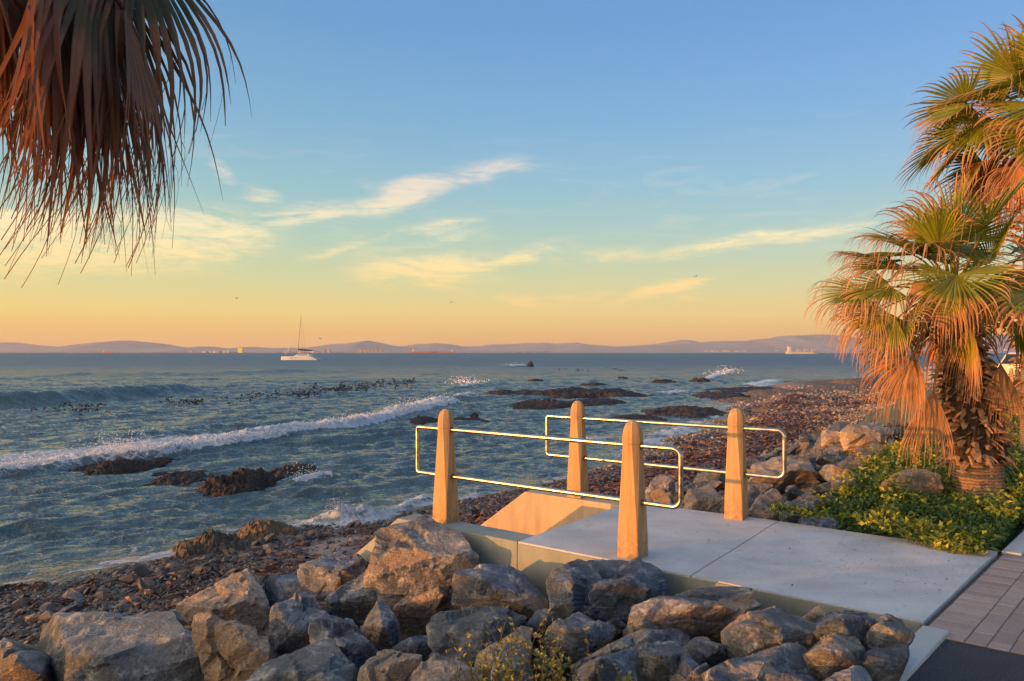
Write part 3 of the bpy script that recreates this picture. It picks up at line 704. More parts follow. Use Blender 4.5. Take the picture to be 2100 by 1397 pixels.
def boulder(name, P, mat, label, level=4, seed=1, group=None, rough=1.0, cat='boulder', p=260):
    c, V, Fs, fct = rockshape(np.asarray(P, float), level, seed, rough, p=p)
    o = mk(name, V, Fs, mat, attrs=dict(facet=fct)); o.location = c; tag(o, label, cat, group); return o
RK = []
def rk(label, outline, ridge=(), D=.5, dY=0.0, mat='rock', lev=5, rough=1.0, T=.35, dz=.36, free=False):
    global NR; NR += 1
    ys = [p[1] for p in outline]; xs = [p[0] for p in outline]; top_, bot_ = min(ys), max(ys); cx = sum(xs)/len(xs)
    Y0 = hit(cx, min(bot_, 1500), dz)+dY
    P = []; gr = np.random.default_rng(NR*7+1); cr_ = gr.uniform(.42, .72); tl_ = gr.uniform(-.35, .35); wpx = max(xs)-min(xs)
    def prof_(f, x):
        c_ = min(.85, max(.25, cr_+tl_*(x-cx)/wpx)); return .12*f/c_ if f < c_ else .12+.88*(f-c_)/(1-c_)
    if not ridge:
        rx = cx+gr.uniform(-.22, .22)*wpx; ridge = [(rx, bot_-(bot_-top_)*cr_*.95, .16*wpx/F*Y0)]
    else: ridge = [(a_, b_, c_*1.25) for a_, b_, c_ in ridge]
    for p in outline:
        f = (bot_-p[1])/max(bot_-top_, 1); yy = Y0+D*prof_(f, p[0])+(p[2] if len(p) > 2 else 0); q = at(p[0], p[1], yy); P.append(q)
        cc = at(cx, p[1], yy)
        P.append(q*.8+cc*.2+np.array([0, T*(.6+.4*f), -.10-.12*f])); 
        if f < .4: P.append(q+np.array([0, .12, -.25]))
    for (x, y, oy) in ridge: P.append(at(x, y, Y0+D*prof_((bot_-y)/max(bot_-top_, 1), x)-oy))
    P = np.array(P); cam0 = np.array([0, 0, CAMZ])
    if bot_ > 1085 and not free:                     # the rock stands in front of the landing wall
        for _ in range(60):
            if xy2uv(P[:, 0], P[:, 1])[1].max() < 4.93: break
            P = cam0+(P-cam0)*.99
    o = boulder('boulder', P, M[mat], label, lev, NR*13+5, 'big boulders in front of the landing', rough); RK.append((o, cx, (top_+bot_)/2)); return o
rk('largest flat-topped blue-grey slab with white streaks and a ragged orange sunlit left edge, bottom left', [(82, 1268, .42), (107, 1256, .05), (213, 1260), (286, 1271), (366, 1279), (408, 1322), (428, 1345), (410, 1420), (215, 1440, -.1), (100, 1440, .50), (92, 1340, .46)], [(125, 1300, .12), (150, 1337, .2), (190, 1378, .25), (212, 1410, .28)], .8, mat='rockblue', rough=.75)
rk('reddish boulder cut by the bottom left corner, its left face in the sun', [(-60, 1330), (23, 1314), (95, 1354), (108, 1440), (-60, 1440)], [(38, 1360, .2)], .55, mat='rockbrown')
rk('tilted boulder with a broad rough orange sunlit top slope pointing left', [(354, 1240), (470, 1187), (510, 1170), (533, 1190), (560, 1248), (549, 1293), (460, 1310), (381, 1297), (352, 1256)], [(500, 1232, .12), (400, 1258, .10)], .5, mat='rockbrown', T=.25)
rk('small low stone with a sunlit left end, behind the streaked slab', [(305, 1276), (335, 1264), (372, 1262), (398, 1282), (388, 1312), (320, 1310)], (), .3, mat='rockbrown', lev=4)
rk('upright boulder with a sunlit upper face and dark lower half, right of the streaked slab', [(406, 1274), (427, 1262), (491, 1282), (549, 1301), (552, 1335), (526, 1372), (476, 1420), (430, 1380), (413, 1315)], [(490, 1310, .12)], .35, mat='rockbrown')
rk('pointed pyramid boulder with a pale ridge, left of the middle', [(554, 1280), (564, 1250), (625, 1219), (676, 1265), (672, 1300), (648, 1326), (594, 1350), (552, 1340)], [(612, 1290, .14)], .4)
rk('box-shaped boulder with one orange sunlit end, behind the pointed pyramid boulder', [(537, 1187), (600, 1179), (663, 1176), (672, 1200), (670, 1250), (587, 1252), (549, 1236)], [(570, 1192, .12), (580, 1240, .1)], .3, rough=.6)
rk('grey ridged boulder with an orange crest, between the box-shaped boulder and the beach', [(610, 1168), (655, 1148), (697, 1132), (754, 1150), (740, 1195), (697, 1222), (640, 1205)], (), .45, dY=.25)
rk('rough dark boulder with a rounded top, above the tilted slab at the bottom', [(648, 1290), (680, 1274), (716, 1272), (758, 1320), (756, 1360), (724, 1390), (670, 1350)], [(700, 1320, .1)], .4)
rk('long flat slab tilting left with a smooth grey face, at the bottom edge', [(472, 1420), (500, 1380), (564, 1350), (674, 1318), (728, 1350), (715, 1420), (640, 1450), (480, 1450)], [(640, 1370, .12)], .6, dY=-.15, mat='rockblue', rough=.7)
rk('huge purple-brown boulder with a rounded right edge, leaning on the landing wall', [(750, 1163), (767, 1105), (780, 1086), (843, 1072), (880, 1077), (916, 1094), (955, 1118), (978, 1143), (982, 1175), (950, 1225), (860, 1240), (770, 1225), (752, 1200)], [(800, 1110, .18), (900, 1130, .15), (770, 1180, .1)], .55, dY=.30, mat='rock', rough=.9, T=.3)
rk('boulder with a flat blue-green slope and an orange sunlit tip, below the huge purple-brown one', [(678, 1232), (700, 1208), (767, 1167), (812, 1154), (850, 1160), (860, 1200), (812, 1244), (733, 1268), (690, 1260)], [(795, 1190, .14), (740, 1222, .12)], .45, mat='rockblue', rough=.7)
rk('greenish-brown wedge boulder leaning right, in the middle of the heap', [(803, 1250), (850, 1197), (887, 1182), (905, 1188), (920, 1215), (917, 1235), (897, 1263), (850, 1278), (812, 1270)], [(890, 1215, .1)], .35, mat='rockbrown')
rk('narrow pointed stone with a pale front face, left of the greenish wedge', [(741, 1287), (762, 1255), (783, 1237), (805, 1262), (811, 1292), (808, 1322), (770, 1326)], [(785, 1280, .12)], .28)
rk('broad blocky grey boulder with horizontal cracks, under the landing wall', [(930, 1187), (960, 1172), (1027, 1167), (1067, 1190), (1120, 1230), (1123, 1252), (1090, 1270), (990, 1262), (936, 1238)], [(1010, 1200, .12), (1060, 1240, .1)], .5, dY=.05)
rk('widest rough grey boulder, touching the landing below the nearest post', [(1127, 1205), (1165, 1180), (1233, 1152), (1273, 1147), (1340, 1172), (1361, 1200), (1353, 1225), (1267, 1256), (1170, 1250), (1130, 1240)], [(1230, 1200, .12)], .6, dY=.0, rough=1.2, mat='rockblue', T=.2)
rk('small dark cube of rock against the landing wall', [(1122, 1186), (1138, 1162), (1167, 1178), (1160, 1198), (1130, 1204)], (), .2, dY=.35, lev=4, mat='rockbrown')
rk('large sloping grey boulder with pale vertical veins, centre of the heap', [(873, 1298), (913, 1253), (993, 1249), (1067, 1268), (1073, 1292), (1000, 1340), (960, 1362), (905, 1352)], [(980, 1290, .12)], .5, mat='rockblue')
rk('flat greenish slab with a white patch, in a hollow left of the veined boulder', [(797, 1335), (843, 1310), (887, 1302), (892, 1330), (857, 1350), (815, 1352)], (), .3, lev=4, mat='rockblue', rough=.5)
rk('olive-brown boulder at the bottom edge, left of the middle', [(738, 1385), (760, 1350), (790, 1335), (853, 1346), (862, 1362), (845, 1420), (740, 1430)], [(800, 1362, .08)], .35, mat='rockbrown')
rk('low boulder with warm sunlit chips at the bottom edge, right of the olive-brown one', [(810, 1420), (857, 1368), (900, 1352), (950, 1360), (988, 1385), (990, 1440), (815, 1440)], (), .4)
rk('long yellowish boulder with a bright sunlit ridge, rising behind the shrub', [(977, 1362), (1010, 1325), (1070, 1287), (1092, 1294), (1088, 1330), (1075, 1372), (1010, 1400), (980, 1385)], [(1050, 1320, .12)], .4, mat='rockbrown')
rk('pale boulder with a sunlit crystalline top, left of the shrub', [(1000, 1420), (1015, 1350), (1037, 1323), (1067, 1318), (1088, 1333), (1092, 1420), (1040, 1450)], [(1040, 1350, .1)], .35, dY=-.1)
rk('small rounded boulder with an orange left face, above the shrub', [(1075, 1285), (1100, 1257), (1130, 1251), (1148, 1264), (1140, 1284), (1103, 1296)], (), .25, lev=4)
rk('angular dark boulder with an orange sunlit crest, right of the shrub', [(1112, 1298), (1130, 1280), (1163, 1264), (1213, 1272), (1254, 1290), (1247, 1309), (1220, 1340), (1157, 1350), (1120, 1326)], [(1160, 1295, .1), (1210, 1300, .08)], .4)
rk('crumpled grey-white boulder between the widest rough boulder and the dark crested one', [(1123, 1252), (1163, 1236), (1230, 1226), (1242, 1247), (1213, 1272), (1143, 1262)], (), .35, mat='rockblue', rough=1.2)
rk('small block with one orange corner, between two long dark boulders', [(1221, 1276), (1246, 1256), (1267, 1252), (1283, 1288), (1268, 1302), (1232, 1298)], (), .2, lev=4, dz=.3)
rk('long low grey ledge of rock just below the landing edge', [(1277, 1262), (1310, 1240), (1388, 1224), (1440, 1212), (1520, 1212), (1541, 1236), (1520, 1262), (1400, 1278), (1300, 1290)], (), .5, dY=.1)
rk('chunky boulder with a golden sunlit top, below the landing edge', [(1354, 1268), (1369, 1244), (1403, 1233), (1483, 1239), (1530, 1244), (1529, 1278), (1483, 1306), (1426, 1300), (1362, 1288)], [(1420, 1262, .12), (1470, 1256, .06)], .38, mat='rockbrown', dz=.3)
rk('dark flat-fronted boulder with a thin bright top edge, right of the angular crested one', [(1285, 1282), (1319, 1278), (1410, 1300), (1414, 1320), (1350, 1330), (1300, 1326)], (), .3, rough=.7)
rk('pale blue-grey block with net-like veins, at the bottom right of the shrub', [(1317, 1336), (1334, 1313), (1395, 1326), (1411, 1352), (1395, 1392), (1330, 1400), (1316, 1370)], [(1350, 1345, .1)], .35, mat='rockblue')
rk('small boulder with a yellow-lit upper left corner, behind the veined block', [(1414, 1316), (1430, 1302), (1483, 1322), (1492, 1345), (1437, 1350)], (), .28, lev=4)
rk('pointed stone with an orange tip, right of the pale veined block', [(1392, 1360), (1407, 1336), (1452, 1368), (1470, 1420), (1395, 1430)], [(1420, 1370, .08)], .25)
rk('broad dark boulder with pink sunlit chips on its flat top, right of the golden-topped one', [(1511, 1292), (1548, 1252), (1597, 1241), (1677, 1280), (1706, 1305), (1650, 1336), (1536, 1340)], [(1590, 1290, .1)], .45, mat='rock', rough=.8)
rk('wide low slate boulder at the bottom edge, right of centre', [(1480, 1385), (1536, 1347), (1628, 1323), (1650, 1345), (1675, 1420), (1600, 1450), (1480, 1440)], [(1590, 1370, .1)], .5, mat='rock')
rk('steep ribbed boulder with brown bands, near the kerb', [(1650, 1343), (1719, 1293), (1742, 1296), (1782, 1325), (1774, 1368), (1719, 1385), (1673, 1384)], [(1715, 1340, .12)], .4, mat='rockbrown')
rk('greenish sloping boulder next to the landing wall, at its right end', [(1684, 1284), (1708, 1258), (1776, 1262), (1797, 1282), (1788, 1326), (1742, 1310)], [(1740, 1280, .1)], .35, mat='rockblue')
rk('upright grey boulder tucked in the corner of kerb and landing', [(1788, 1290), (1810, 1266), (1849, 1273), (1877, 1301), (1852, 1338), (1795, 1318)], [(1825, 1290, .08)], .3, dY=.0)
rk('small brown stone with a sunlit face, against the landing wall', [(1650, 1264), (1677, 1247), (1699, 1267), (1681, 1284), (1655, 1276)], (), .18, lev=4, mat='rockbrown', dz=.3)
rk('small streaked boulder beside the kerb stones', [(1766, 1352), (1784, 1328), (1849, 1326), (1853, 1341), (1833, 1368), (1795, 1384), (1770, 1372)], (), .3, lev=4, mat='rockblue')
rk('light grey rounded stone at the bottom edge beside the kerb', [(1690, 1420), (1715, 1377), (1757, 1365), (1790, 1382), (1796, 1430)], (), .25, lev=4)
rk('boulder with pink and white flecks, at the bottom edge behind the shrub', [(1187, 1400), (1193, 1373), (1220, 1352), (1287, 1334), (1318, 1347), (1317, 1380), (1260, 1440), (1190, 1440)], [(1250, 1365, .08)], .35)
rk('steep grey slab leaning on the pink flecked boulder', [(1193, 1357), (1250, 1320), (1293, 1298), (1304, 1320), (1297, 1340), (1220, 1356)], (), .3)
# rocks beyond the landing that stand out
def rk2(label, outline, D=.5, mat='rock', lev=4, dz=.2, **k):
    o = rk(label, outline, k.pop('ridge', ()), D, mat=mat, lev=lev, dz=dz, **k); o['group'] = 'rocks beyond the landing'; return o
rk2('tallest sunlit reddish rock standing at the back of the far rock heap', [(1688, 905), (1692, 880), (1710, 869), (1735, 868), (1752, 885), (1745, 908)], .8, 'rockbrown', T=.5)
rk2('broad flat-topped sunlit block right of the tallest reddish rock', [(1738, 880), (1752, 874), (1800, 872), (1830, 884), (1815, 908), (1745, 912)], .9, 'rockbrown', T=.6)
rk2('long low orange slab among blue rocks, right of the farther railing loop', [(1540, 975), (1560, 950), (1600, 938), (1665, 952), (1680, 968), (1600, 985)], .6, 'rockbrown')
rk2('orange sunlit rock half buried in the ground cover', [(1832, 985), (1850, 965), (1885, 960), (1925, 975), (1930, 1000), (1860, 1005)], .6, 'rockbrown')
rk2('large rounded brown rock beside the far right post, at the landing edge', [(1542, 1045), (1560, 1010), (1592, 1005), (1605, 1030), (1600, 1062), (1560, 1072)], .5, 'rockbrown')
rk2('large dark rock framed by the nearer handrail loop', [(1330, 1000), (1345, 975), (1372, 972), (1385, 990), (1380, 1012), (1345, 1020)], .5, 'rock')
rk2('wide dark red rock right of the nearer handrail loop', [(1402, 1040), (1412, 1005), (1450, 1000), (1480, 1025), (1478, 1052), (1430, 1058)], .5, 'rockbrown')
rk2('dark grey angular slab above the ground cover, right of the far right post', [(1608, 1040), (1625, 1020), (1665, 1025), (1680, 1045), (1650, 1065), (1615, 1062)], .4, 'rockblue')

# ---------- smaller rocks: a few shapes, copied one by one ----------
lib = []
for i in range(14):
    g_ = np.random.default_rng(100+i); e = np.array([1.0, g_.uniform(.6, .9), g_.uniform(.45, .75)])
    P = g_.normal(size=(9, 3)); P /= np.linalg.norm(P, axis=1)[:, None]; P *= e*g_.uniform(.75, 1, (9, 1))
    c, V, Fs, fct = rockshape(P*1.15, 4, 300+i, 1.2, 2)
    me = mk('rock', V, Fs, M[['rock', 'rockbrown', 'rockblue'][i % 3]], attrs=dict(facet=fct)); C.objects.unlink(me); lib.append(me)
cnt = 0
def scatter(n, fu, fv, size, lift, label, group, seed, mind, ok=None, mats=None):
    global cnt
    g_ = np.random.default_rng(seed); pts = []; tries = 0
    while len(pts) < n and tries < n*60:
        tries += 1; v = g_.uniform(*fv); u = g_.uniform(*(fu(v) if callable(fu) else fu)); s = g_.uniform(*size)*(g_.uniform(.8, 1.25))
        if ok is not None and not ok(u, v): continue
        if any((u-a)**2+(v-b)**2 < (mind*(s+c_))**2 for a, b, c_ in pts): continue
        pts.append((u, v, s)); src = lib[g_.integers(14)] if mats is None else lib[mats[g_.integers(len(mats))]]
        o = src.copy(); C.objects.link(o); o.name = 'rock'; x, y = uv2xy(u, v)
        o.scale = (s,)*3; o.rotation_euler = (g_.normal(0, .45), g_.normal(0, .45), g_.uniform(0, 6.28)); o.location = (x, y, float(ground(u, v, False))+lift*s)
        tag(o, label, 'rock', group); cnt += 1
def inframe(u, v):
    x, y = uv2xy(u, v); return y > .5 and abs(x)/y < .78
scatter(78, (1.1, 6.9), (1.0, 4.85), (.17, .30), .35, 'small grey slate rock wedged between the big boulders below the landing', 'small rocks between the big boulders', 1, .52, lambda u, v: inframe(u, v))
scatter(18, (5.3, 7.6), (1.6, 6.5), (.16, .34), .35, 'loose rock lying where the boulder heap meets the kelp-strewn beach', 'rocks at the foot of the boulder heap', 2, .8, lambda u, v: not (3.5 < u < 6.9 and 4.8 < v < 7.1))
scatter(188, lambda v: (1.9 if v < 10 else 2.1 if v < 17 else 3.2, 6.2 if v < 20 else 6.0), (7.15, 23.5), (.15, .36), .33, 'angular rock in the heap beyond the landing, blue-grey and orange in the sun', 'rocks in the heap beyond the landing', 3, .56, mats=[0, 2, 2, 5, 5, 8, 11, 1, 3, 6, 9, 12, 4, 7])
scatter(14, (1.5, 4.5), (54, 74), (.7, 1.3), .3, 'rock in the distant heap by the pale seawall', 'distant rocks by the seawall', 5, .6)
# unseen boulders added out of frame at the left to shade the heap
for i, (w_, s_, top_) in enumerate([(-5.0, 3.6, -.12), (-4.5, 4.3, .02), (-3.8, 4.0, .10), (-3.1, 4.4, .08), (-2.3, 4.1, .14), (-1.5, 4.4, .10), (-.7, 4.0, .16), (-4.9, 5.6, .0), (-3.4, 5.6, .12), (-1.9, 5.6, .2)]):
    sh_ = np.array([sd[0], sd[1]])/math.hypot(sd[0], sd[1]); pp = np.array([-sh_[1], sh_[0]])
    if pp[1] > 0: pp = -pp
    c_ = w_*pp+s_*sh_; g_ = np.random.default_rng(900+i); P = g_.normal(size=(16, 3)); P /= np.linalg.norm(P, axis=1)[:, None]
    gz = float(ground(*xy2uv(c_[0], c_[1]), False)); hz_ = (top_-gz)/2+.1
    top_ = (.04 if i == 0 else .25+.10*math.sin(i*2.7)); hz_ = (top_-gz)/2+.1; P = np.sign(P)*np.abs(P)**.5; P = P*np.array([.80, .80, hz_])*.98+np.array([c_[0], c_[1], top_-hz_])
    boulder('boulder', P, M['rock'], 'one of the unseen boulders added left of the frame to shade the heap', 3, 60+i, 'unseen boulders added for shade', 1.6)
# ---------- palms ----------
def leafmat(name, live, mid, dead):
    t = NT(name); oc = t.n('TexCoord').outputs['Object']; d = t.attr('dry'); rn = t.attr('rnd')
    n = t.noise(oc, 9, 4, .6); dd = t.math('ADD', d, t.math('MULTIPLY', t.math('SUBTRACT', n, .5), .35), clamp=True)
    c = t.ramp(dd, [(0, live), (.38, mid), (.55, tuple((a+b)/2 for a, b in zip(mid, dead))), (.75, dead), (1, tuple(x*.95 for x in dead))])
    c = t.mix(1.0, c, t.ramp(rn, [(0, (.35, .35, .38)), (.5, (.95, .95, .95)), (1, (1.8, 1.6, 1.4))]), 'MULTIPLY')
    pb = t.bsdf(Base_Color=c, Roughness=t.mr(dd, 0, 1, .42, .75)); tr = t.n('BsdfTranslucent', {'Color': t.mix(1.0, c, (1.1, 1.1, .8), 'MULTIPLY')})
    return t.done(t.n('MixShader', {0: .3, 1: pb.outputs[0], 2: tr.outputs[0]}))
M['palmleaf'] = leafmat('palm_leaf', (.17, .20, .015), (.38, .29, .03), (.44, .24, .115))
M['palmshade'] = leafmat('palm_leaf_shaded', (.05, .065, .012), (.12, .08, .022), (.30, .135, .07))  # darker copy of palm_leaf with the crown's shade put into its colour
def nrm(a): return a/np.maximum(np.linalg.norm(a, axis=-1, keepdims=True), 1e-9)
def fan(base, c1, hub, tdir, roll, Rb, seed, dry=0.0, nseg=38, half=R(118), join=.5, droop=.5, tipdroop=1.0, wind=(-.25, -.05, 0), pr=.014, fold=.35, cup=.25, tip0=.62, rag=1.0):
    """one palm leaf: petiole from the crown to the hub, pleated blade that splits into drooping tips"""
    g_ = np.random.default_rng(seed); base, c1, hub = (np.array(x, float) for x in (base, c1, hub)); t_ = nrm(np.array(tdir, float))
    s_ = np.cross(t_, [0, 0, 1]); s_ = s_/max(np.linalg.norm(s_), 1e-6) if np.linalg.norm(s_) > .05 else np.array([1., 0, 0]); n_ = np.cross(s_, t_)
    cr, sr = math.cos(roll), math.sin(roll); s_, n_ = s_*cr+n_*sr, n_*cr-s_*sr
    V = []; Fc = []; dr = []; rn = []
    K = 10; q = np.linspace(0, 1, K)[:, None]; pet = (1-q)**2*base+2*q*(1-q)*c1+q*q*hub
    for i in range(K):
        tg = nrm(pet[min(i+1, K-1)]-pet[max(i-1, 0)]); a = np.cross(tg, [0.1, 0, 1]); a = nrm(a); b = np.cross(a, tg); w = pr*(1.9-1.1*i/(K-1))
        for k in range(5): an = k/5*2*math.pi; V.append(pet[i]+a*math.cos(an)*w+b*math.sin(an)*w*.55); dr.append(.3+.7*dry); rn.append(.5)
    for i in range(K-1):
        for k in range(5): Fc.append([i*5+k, i*5+(k+1) % 5, (i+1)*5+(k+1) % 5, (i+1)*5+k])
    st = np.array([0.0, .14, .28, .40, .52, .62, .72, .81, .90, 1.0]); m = len(st); ph = np.linspace(-half, half, nseg); dph = ph[1]-ph[0]
    V = [np.array(V)]; off = K*5
    lens = Rb*(.70+.30*np.cos(ph*.62))*g_.uniform(.86, 1.06, nseg)
    ragged = g_.normal(0, 1, (nseg, 3))*np.array([.11, .11, .04])*rag
    cl = g_.integers(0, 7, nseg)
    for k in range(nseg):
        f = ph[k]; d = t_*math.cos(f)+s_*math.sin(f)+n_*cup*abs(math.sin(f))*math.sin(abs(f)); d = nrm(d)
        side = nrm(-t_*math.sin(f)+s_*math.cos(f)); up = nrm(np.cross(side, d)); up = up*np.sign(up@n_ if abs(up@n_) > .01 else 1)
        L = lens[k]; pos = hub.copy(); prev = 0; pts = []; dd = d.copy(); jr = join*g_.uniform(.8, 1.15); wl = g_.uniform(.3, 1)
        for i, x in enumerate(st):
            stp = (x-prev)*L; prev = x
            pull = (droop*.10+droop*1.15*max(0, x-jr)**1.0*(1-.0))*1.0+(tipdroop*max(0, x-tip0)*2.6)
            dd = nrm(dd+np.array([0, 0, -1])*pull*.55*(.75+.5*wl)+np.array(wind)*max(0, x-.45)*wl+ragged[k]*max(0, x-.4)*1.1)
            pos = pos+dd*stp; 
            sd_v = side-dd*(side@dd); sd_v = nrm(sd_v+ragged[k][::-1]*max(0, x-jr)*4); u_ = np.cross(sd_v, dd)
            jw = x*L*math.tan(dph/2)*1.03 if x <= jr else jr*L*math.tan(dph/2)*(1-(x-jr)/(1.0001-jr))**.75*(.85-.35*dry)
            jw = max(jw, .0012); fo_ = fold*jw*(1 if k % 1 == 0 else -1)
            pts += [pos-sd_v*jw, pos+up*fo_*1.6, pos+sd_v*jw]
            dv = sstep(tip0-.12, tip0+.12, x+g_.normal(0, .03))*.9; v_ = max(dry, float(dv)); dr += [v_]*3; r_ = wl*.7+.15+g_.uniform(-.1, .1); rn += [r_-.12, r_+.1, r_-.12]
        V.append(np.array(pts)); 
        for i in range(m-1):
            a = off+i*3; Fc.append([a, a+1, a+4, a+3]); Fc.append([a+1, a+2, a+5, a+4])
        off += m*3
        # a torn thread hanging from some segments
        if g_.random() < .45:
            i0 = g_.integers(5, 8); p0 = pts[i0*3+1]; L2 = g_.uniform(.15, .4)*Rb; dd2 = nrm(dd+g_.normal(0, .4, 3)); tp = []
            for j in range(5):
                tp += [p0-side*.0022, p0+side*.0022]; dd2 = nrm(dd2+np.array([wind[0]*.8, 0, -.7])); p0 = p0+dd2*L2/4; dr += [.95, .95]; rn += [.7, .7]
            V.append(np.array(tp))
            for j in range(4): a = off+j*2; Fc.append([a, a+1, a+3, a+2])
            off += 10
    return np.concatenate(V), np.array(Fc), np.array(dr), np.array(rn)
def leaf_obj(root, mat, args, kw, label=None):
    V, Fs, dr, rn = fan(*args, **kw); o = mk('leaf', V-np.array(root.location), Fs, mat, root, attrs=dict(dry=dr, rnd=rn))
    if label: o['label'] = label
    return o
t = NT('palm_trunk'); oc = t.n('TexCoord').outputs['Object']
wv = t.n('TexWave', {'Vector': oc, 'Scale': 9.0, 'Distortion': 3.0, 'Detail': 3.0}, bands_direction='Z').outputs['Fac']
fb = t.noise(t.scalev(oc, (1, 1, .12)), 45, 4, .7)
c = t.mix(wv, (.17, .10, .06), (.30, .19, .11)); c = t.mix(t.mr(fb, .45, .7), c, (.36, .25, .16))
M['trunk'] = t.done(t.bsdf(Base_Color=c, Roughness=.9, Normal=t.bump(t.math('ADD', fb, t.math('MULTIPLY', wv, .7)), .015)))
M['boot'] = simple('leaf_base', (.34, .19, .10), .85, var=.55, nscale=14, bump=.01)
M['fibre'] = simple('dark_fibre', (.045, .025, .015), .95, var=.5, nscale=25, bump=.01)
def trunk_profile(root, prof, seed, mat=None, n=40, name='trunk'):
    V = []; zz = np.array([p[0] for p in prof]); rr = np.array([p[1] for p in prof]); zs = np.arange(zz[0], zz[-1]+.001, .02); lean = [(np.interp(z, zz, [p[2] for p in prof]), np.interp(z, zz, [p[3] for p in prof])) for z in zs]
    for z, (lx, ly) in zip(zs, lean):
        r = np.interp(z, zz, rr)
        for k in range(n):
            a = k/n*2*math.pi; q = float(vnoise(np.array([math.cos(a)*2, math.sin(a)*2, z*3+seed])))*.035+.012*math.sin(z*60+2*math.sin(a*2))
            V.append((lx+r*(1+q)*math.cos(a), ly+r*(1+q)*math.sin(a), z))
    return mk(name, V, np.array([[i*n+k, i*n+(k+1) % n, (i+1)*n+(k+1) % n, (i+1)*n+k] for i in range(len(zs)-1) for k in range(n)]), mat or M['trunk'], root, smooth=True)
def boots(root, z0, z1, rad, n, seed, lean=lambda z: (0, 0), size=1.0):
    """old leaf bases that overlap like shingles: one mesh, they are the trunk's ragged jacket"""
    g_ = np.random.default_rng(seed); V = []; Fs = []
    for i in range(n):
        z = z0+(z1-z0)*i/n+g_.normal(0, .02); a = i*2.39996+g_.normal(0, .15); r = rad(z); lx, ly = lean(z)
        er = np.array([math.cos(a), math.sin(a), 0]); et = np.array([-math.sin(a), math.cos(a), 0]); L = g_.uniform(.10, .24)*size; w = g_.uniform(.04, .085)*size; up = g_.uniform(-.5, 1.0)
        tw = g_.normal(0, .5); et2 = et*math.cos(tw)+np.array([0, 0, 1])*math.sin(tw); p0 = np.array([lx, ly, z])+er*r*.92; d = nrm(er*.75+np.array([0, 0, up])+et*g_.normal(0, .5)); b = len(V)
        for j in range(5):
            x = j/4; p = p0+d*L*x+np.array([0, 0, -.08*x*x*size])+er*.02*x; ww = w*(1-.75*x**1.5)+.004; th = .012*(1-x*.6)
            V += [p-et2*ww, p+er*th*1.8+np.array([0, 0, th]), p+et2*ww, p-np.array([0, 0, th])]
        for j in range(4):
            for k in range(4): Fs.append([b+j*4+k, b+j*4+(k+1) % 4, b+(j+1)*4+(k+1) % 4, b+(j+1)*4+k])
        Fs.append([b+16, b+17, b+18, b+19])
    return mk('leaf_bases', np.array(V), np.array(Fs), M['boot'], root)

# --- the palm at the right, full in the sun
def crown(root, cz, n_live, n_dead, seed, plen=(.6, .95), Rb=(.75, .95), mat=None, cx=0, cy=0, emin=-25, emax=82, skip=None, wind=(-.3, -.05, 0), nseg=38):
    g_ = np.random.default_rng(seed); L0 = np.array(root.location); mat = mat or M['palmleaf']
    for i in range(n_live):
        q = (i+.5)/n_live; a = i*2.39996+g_.normal(0, .2); e = R(emax+(emin-emax)*q**.85+g_.normal(0, 5)); pl_ = g_.uniform(*plen)*(.75+.35*math.sin(q*3.0)); 
        if skip and skip(a, e): continue
        d = np.array([math.cos(a)*math.cos(e), math.sin(a)*math.cos(e), math.sin(e)]); b = L0+np.array([cx, cy, cz])+d*.06
        hub = b+d*pl_+np.array([0, 0, -.16*pl_*math.cos(e)]); c1 = b+d*pl_*.55+np.array([0, 0, .12*math.cos(e)]); td = nrm(hub-c1+np.array([0, 0, -.10*math.cos(e)]))
        leaf_obj(root, mat, (b, c1, hub, td, g_.normal(0, .35), g_.uniform(*Rb), seed*100+i), dict(dry=.0 if q < .8 else .12, droop=.12+.35*q, tipdroop=.3+.7*q, wind=wind, tip0=.78-.16*q, nseg=nseg))
    for i in range(n_dead):
        a = i*2.39996+g_.normal(0, .3)+1; e = R(g_.uniform(-62, -25)); pl_ = g_.uniform(*plen)*1.05; d = np.array([math.cos(a)*math.cos(e), math.sin(a)*math.cos(e), math.sin(e)])
        if skip and skip(a, e): continue
        b = L0+np.array([cx, cy, cz-.05])+d*.10; h2 = np.array([math.cos(a), math.sin(a), 0]); hub = b+h2*pl_*g_.uniform(.35, .75)+np.array([0, 0, -pl_*g_.uniform(.25, .75)])
        c1 = b+h2*pl_*.55+np.array([0, 0, .05]); td = nrm(np.array([h2[0]*.28, h2[1]*.28, -1]))
        leaf_obj(root, mat, (b, c1, hub, td, g_.normal(0, .8), g_.uniform(*Rb)*.95, seed*100+50+i), dict(dry=g_.choice([.35, .8, .9, 1.0]), droop=1.5, tipdroop=1.5, half=R(g_.uniform(55, 85)), wind=wind, fold=.6, cup=.6, tip0=.4, nseg=nseg-6), 'dead brown hanging leaf')
P1 = onz(2020, 1035, -.05); P1r = empty('palm_tree', (P1[0], P1[1]+.1, -.10)); tag(P1r, 'short stout fan palm with ragged trunk, orange dead leaves and green top', 'palm tree', 'fan palms along the promenade')
k1 = 7.7/F; lean1 = lambda z: (np.interp(z, [0, .5, 1.2, 2.2], [0, -.03, -.10, -.26]), np.interp(z, [0, 2.2], [0, 0]))
trunk_profile(P1r, [(0, .285, 0, 0), (.1, .262, 0, 0), (.30, .245, -.01, 0), (.52, .25, -.03, 0), (1.2, .24, -.10, 0), (1.9, .17, -.22, 0), (2.25, .10, -.27, 0)], 3)
trunk_profile(P1r, [(.50, .24, -.03, 0), (.58, .29, -.03, 0), (.9, .285, -.07, 0), (1.3, .25, -.11, 0), (2.0, .14, -.23, 0)], 8, M['fibre'], name='fibre_jacket')
boots(P1r, .50, 2.1, lambda z: np.interp(z, [.5, .9, 1.4, 2.1], [.265, .27, .22, .11]), 420, 5, lean1, .72)
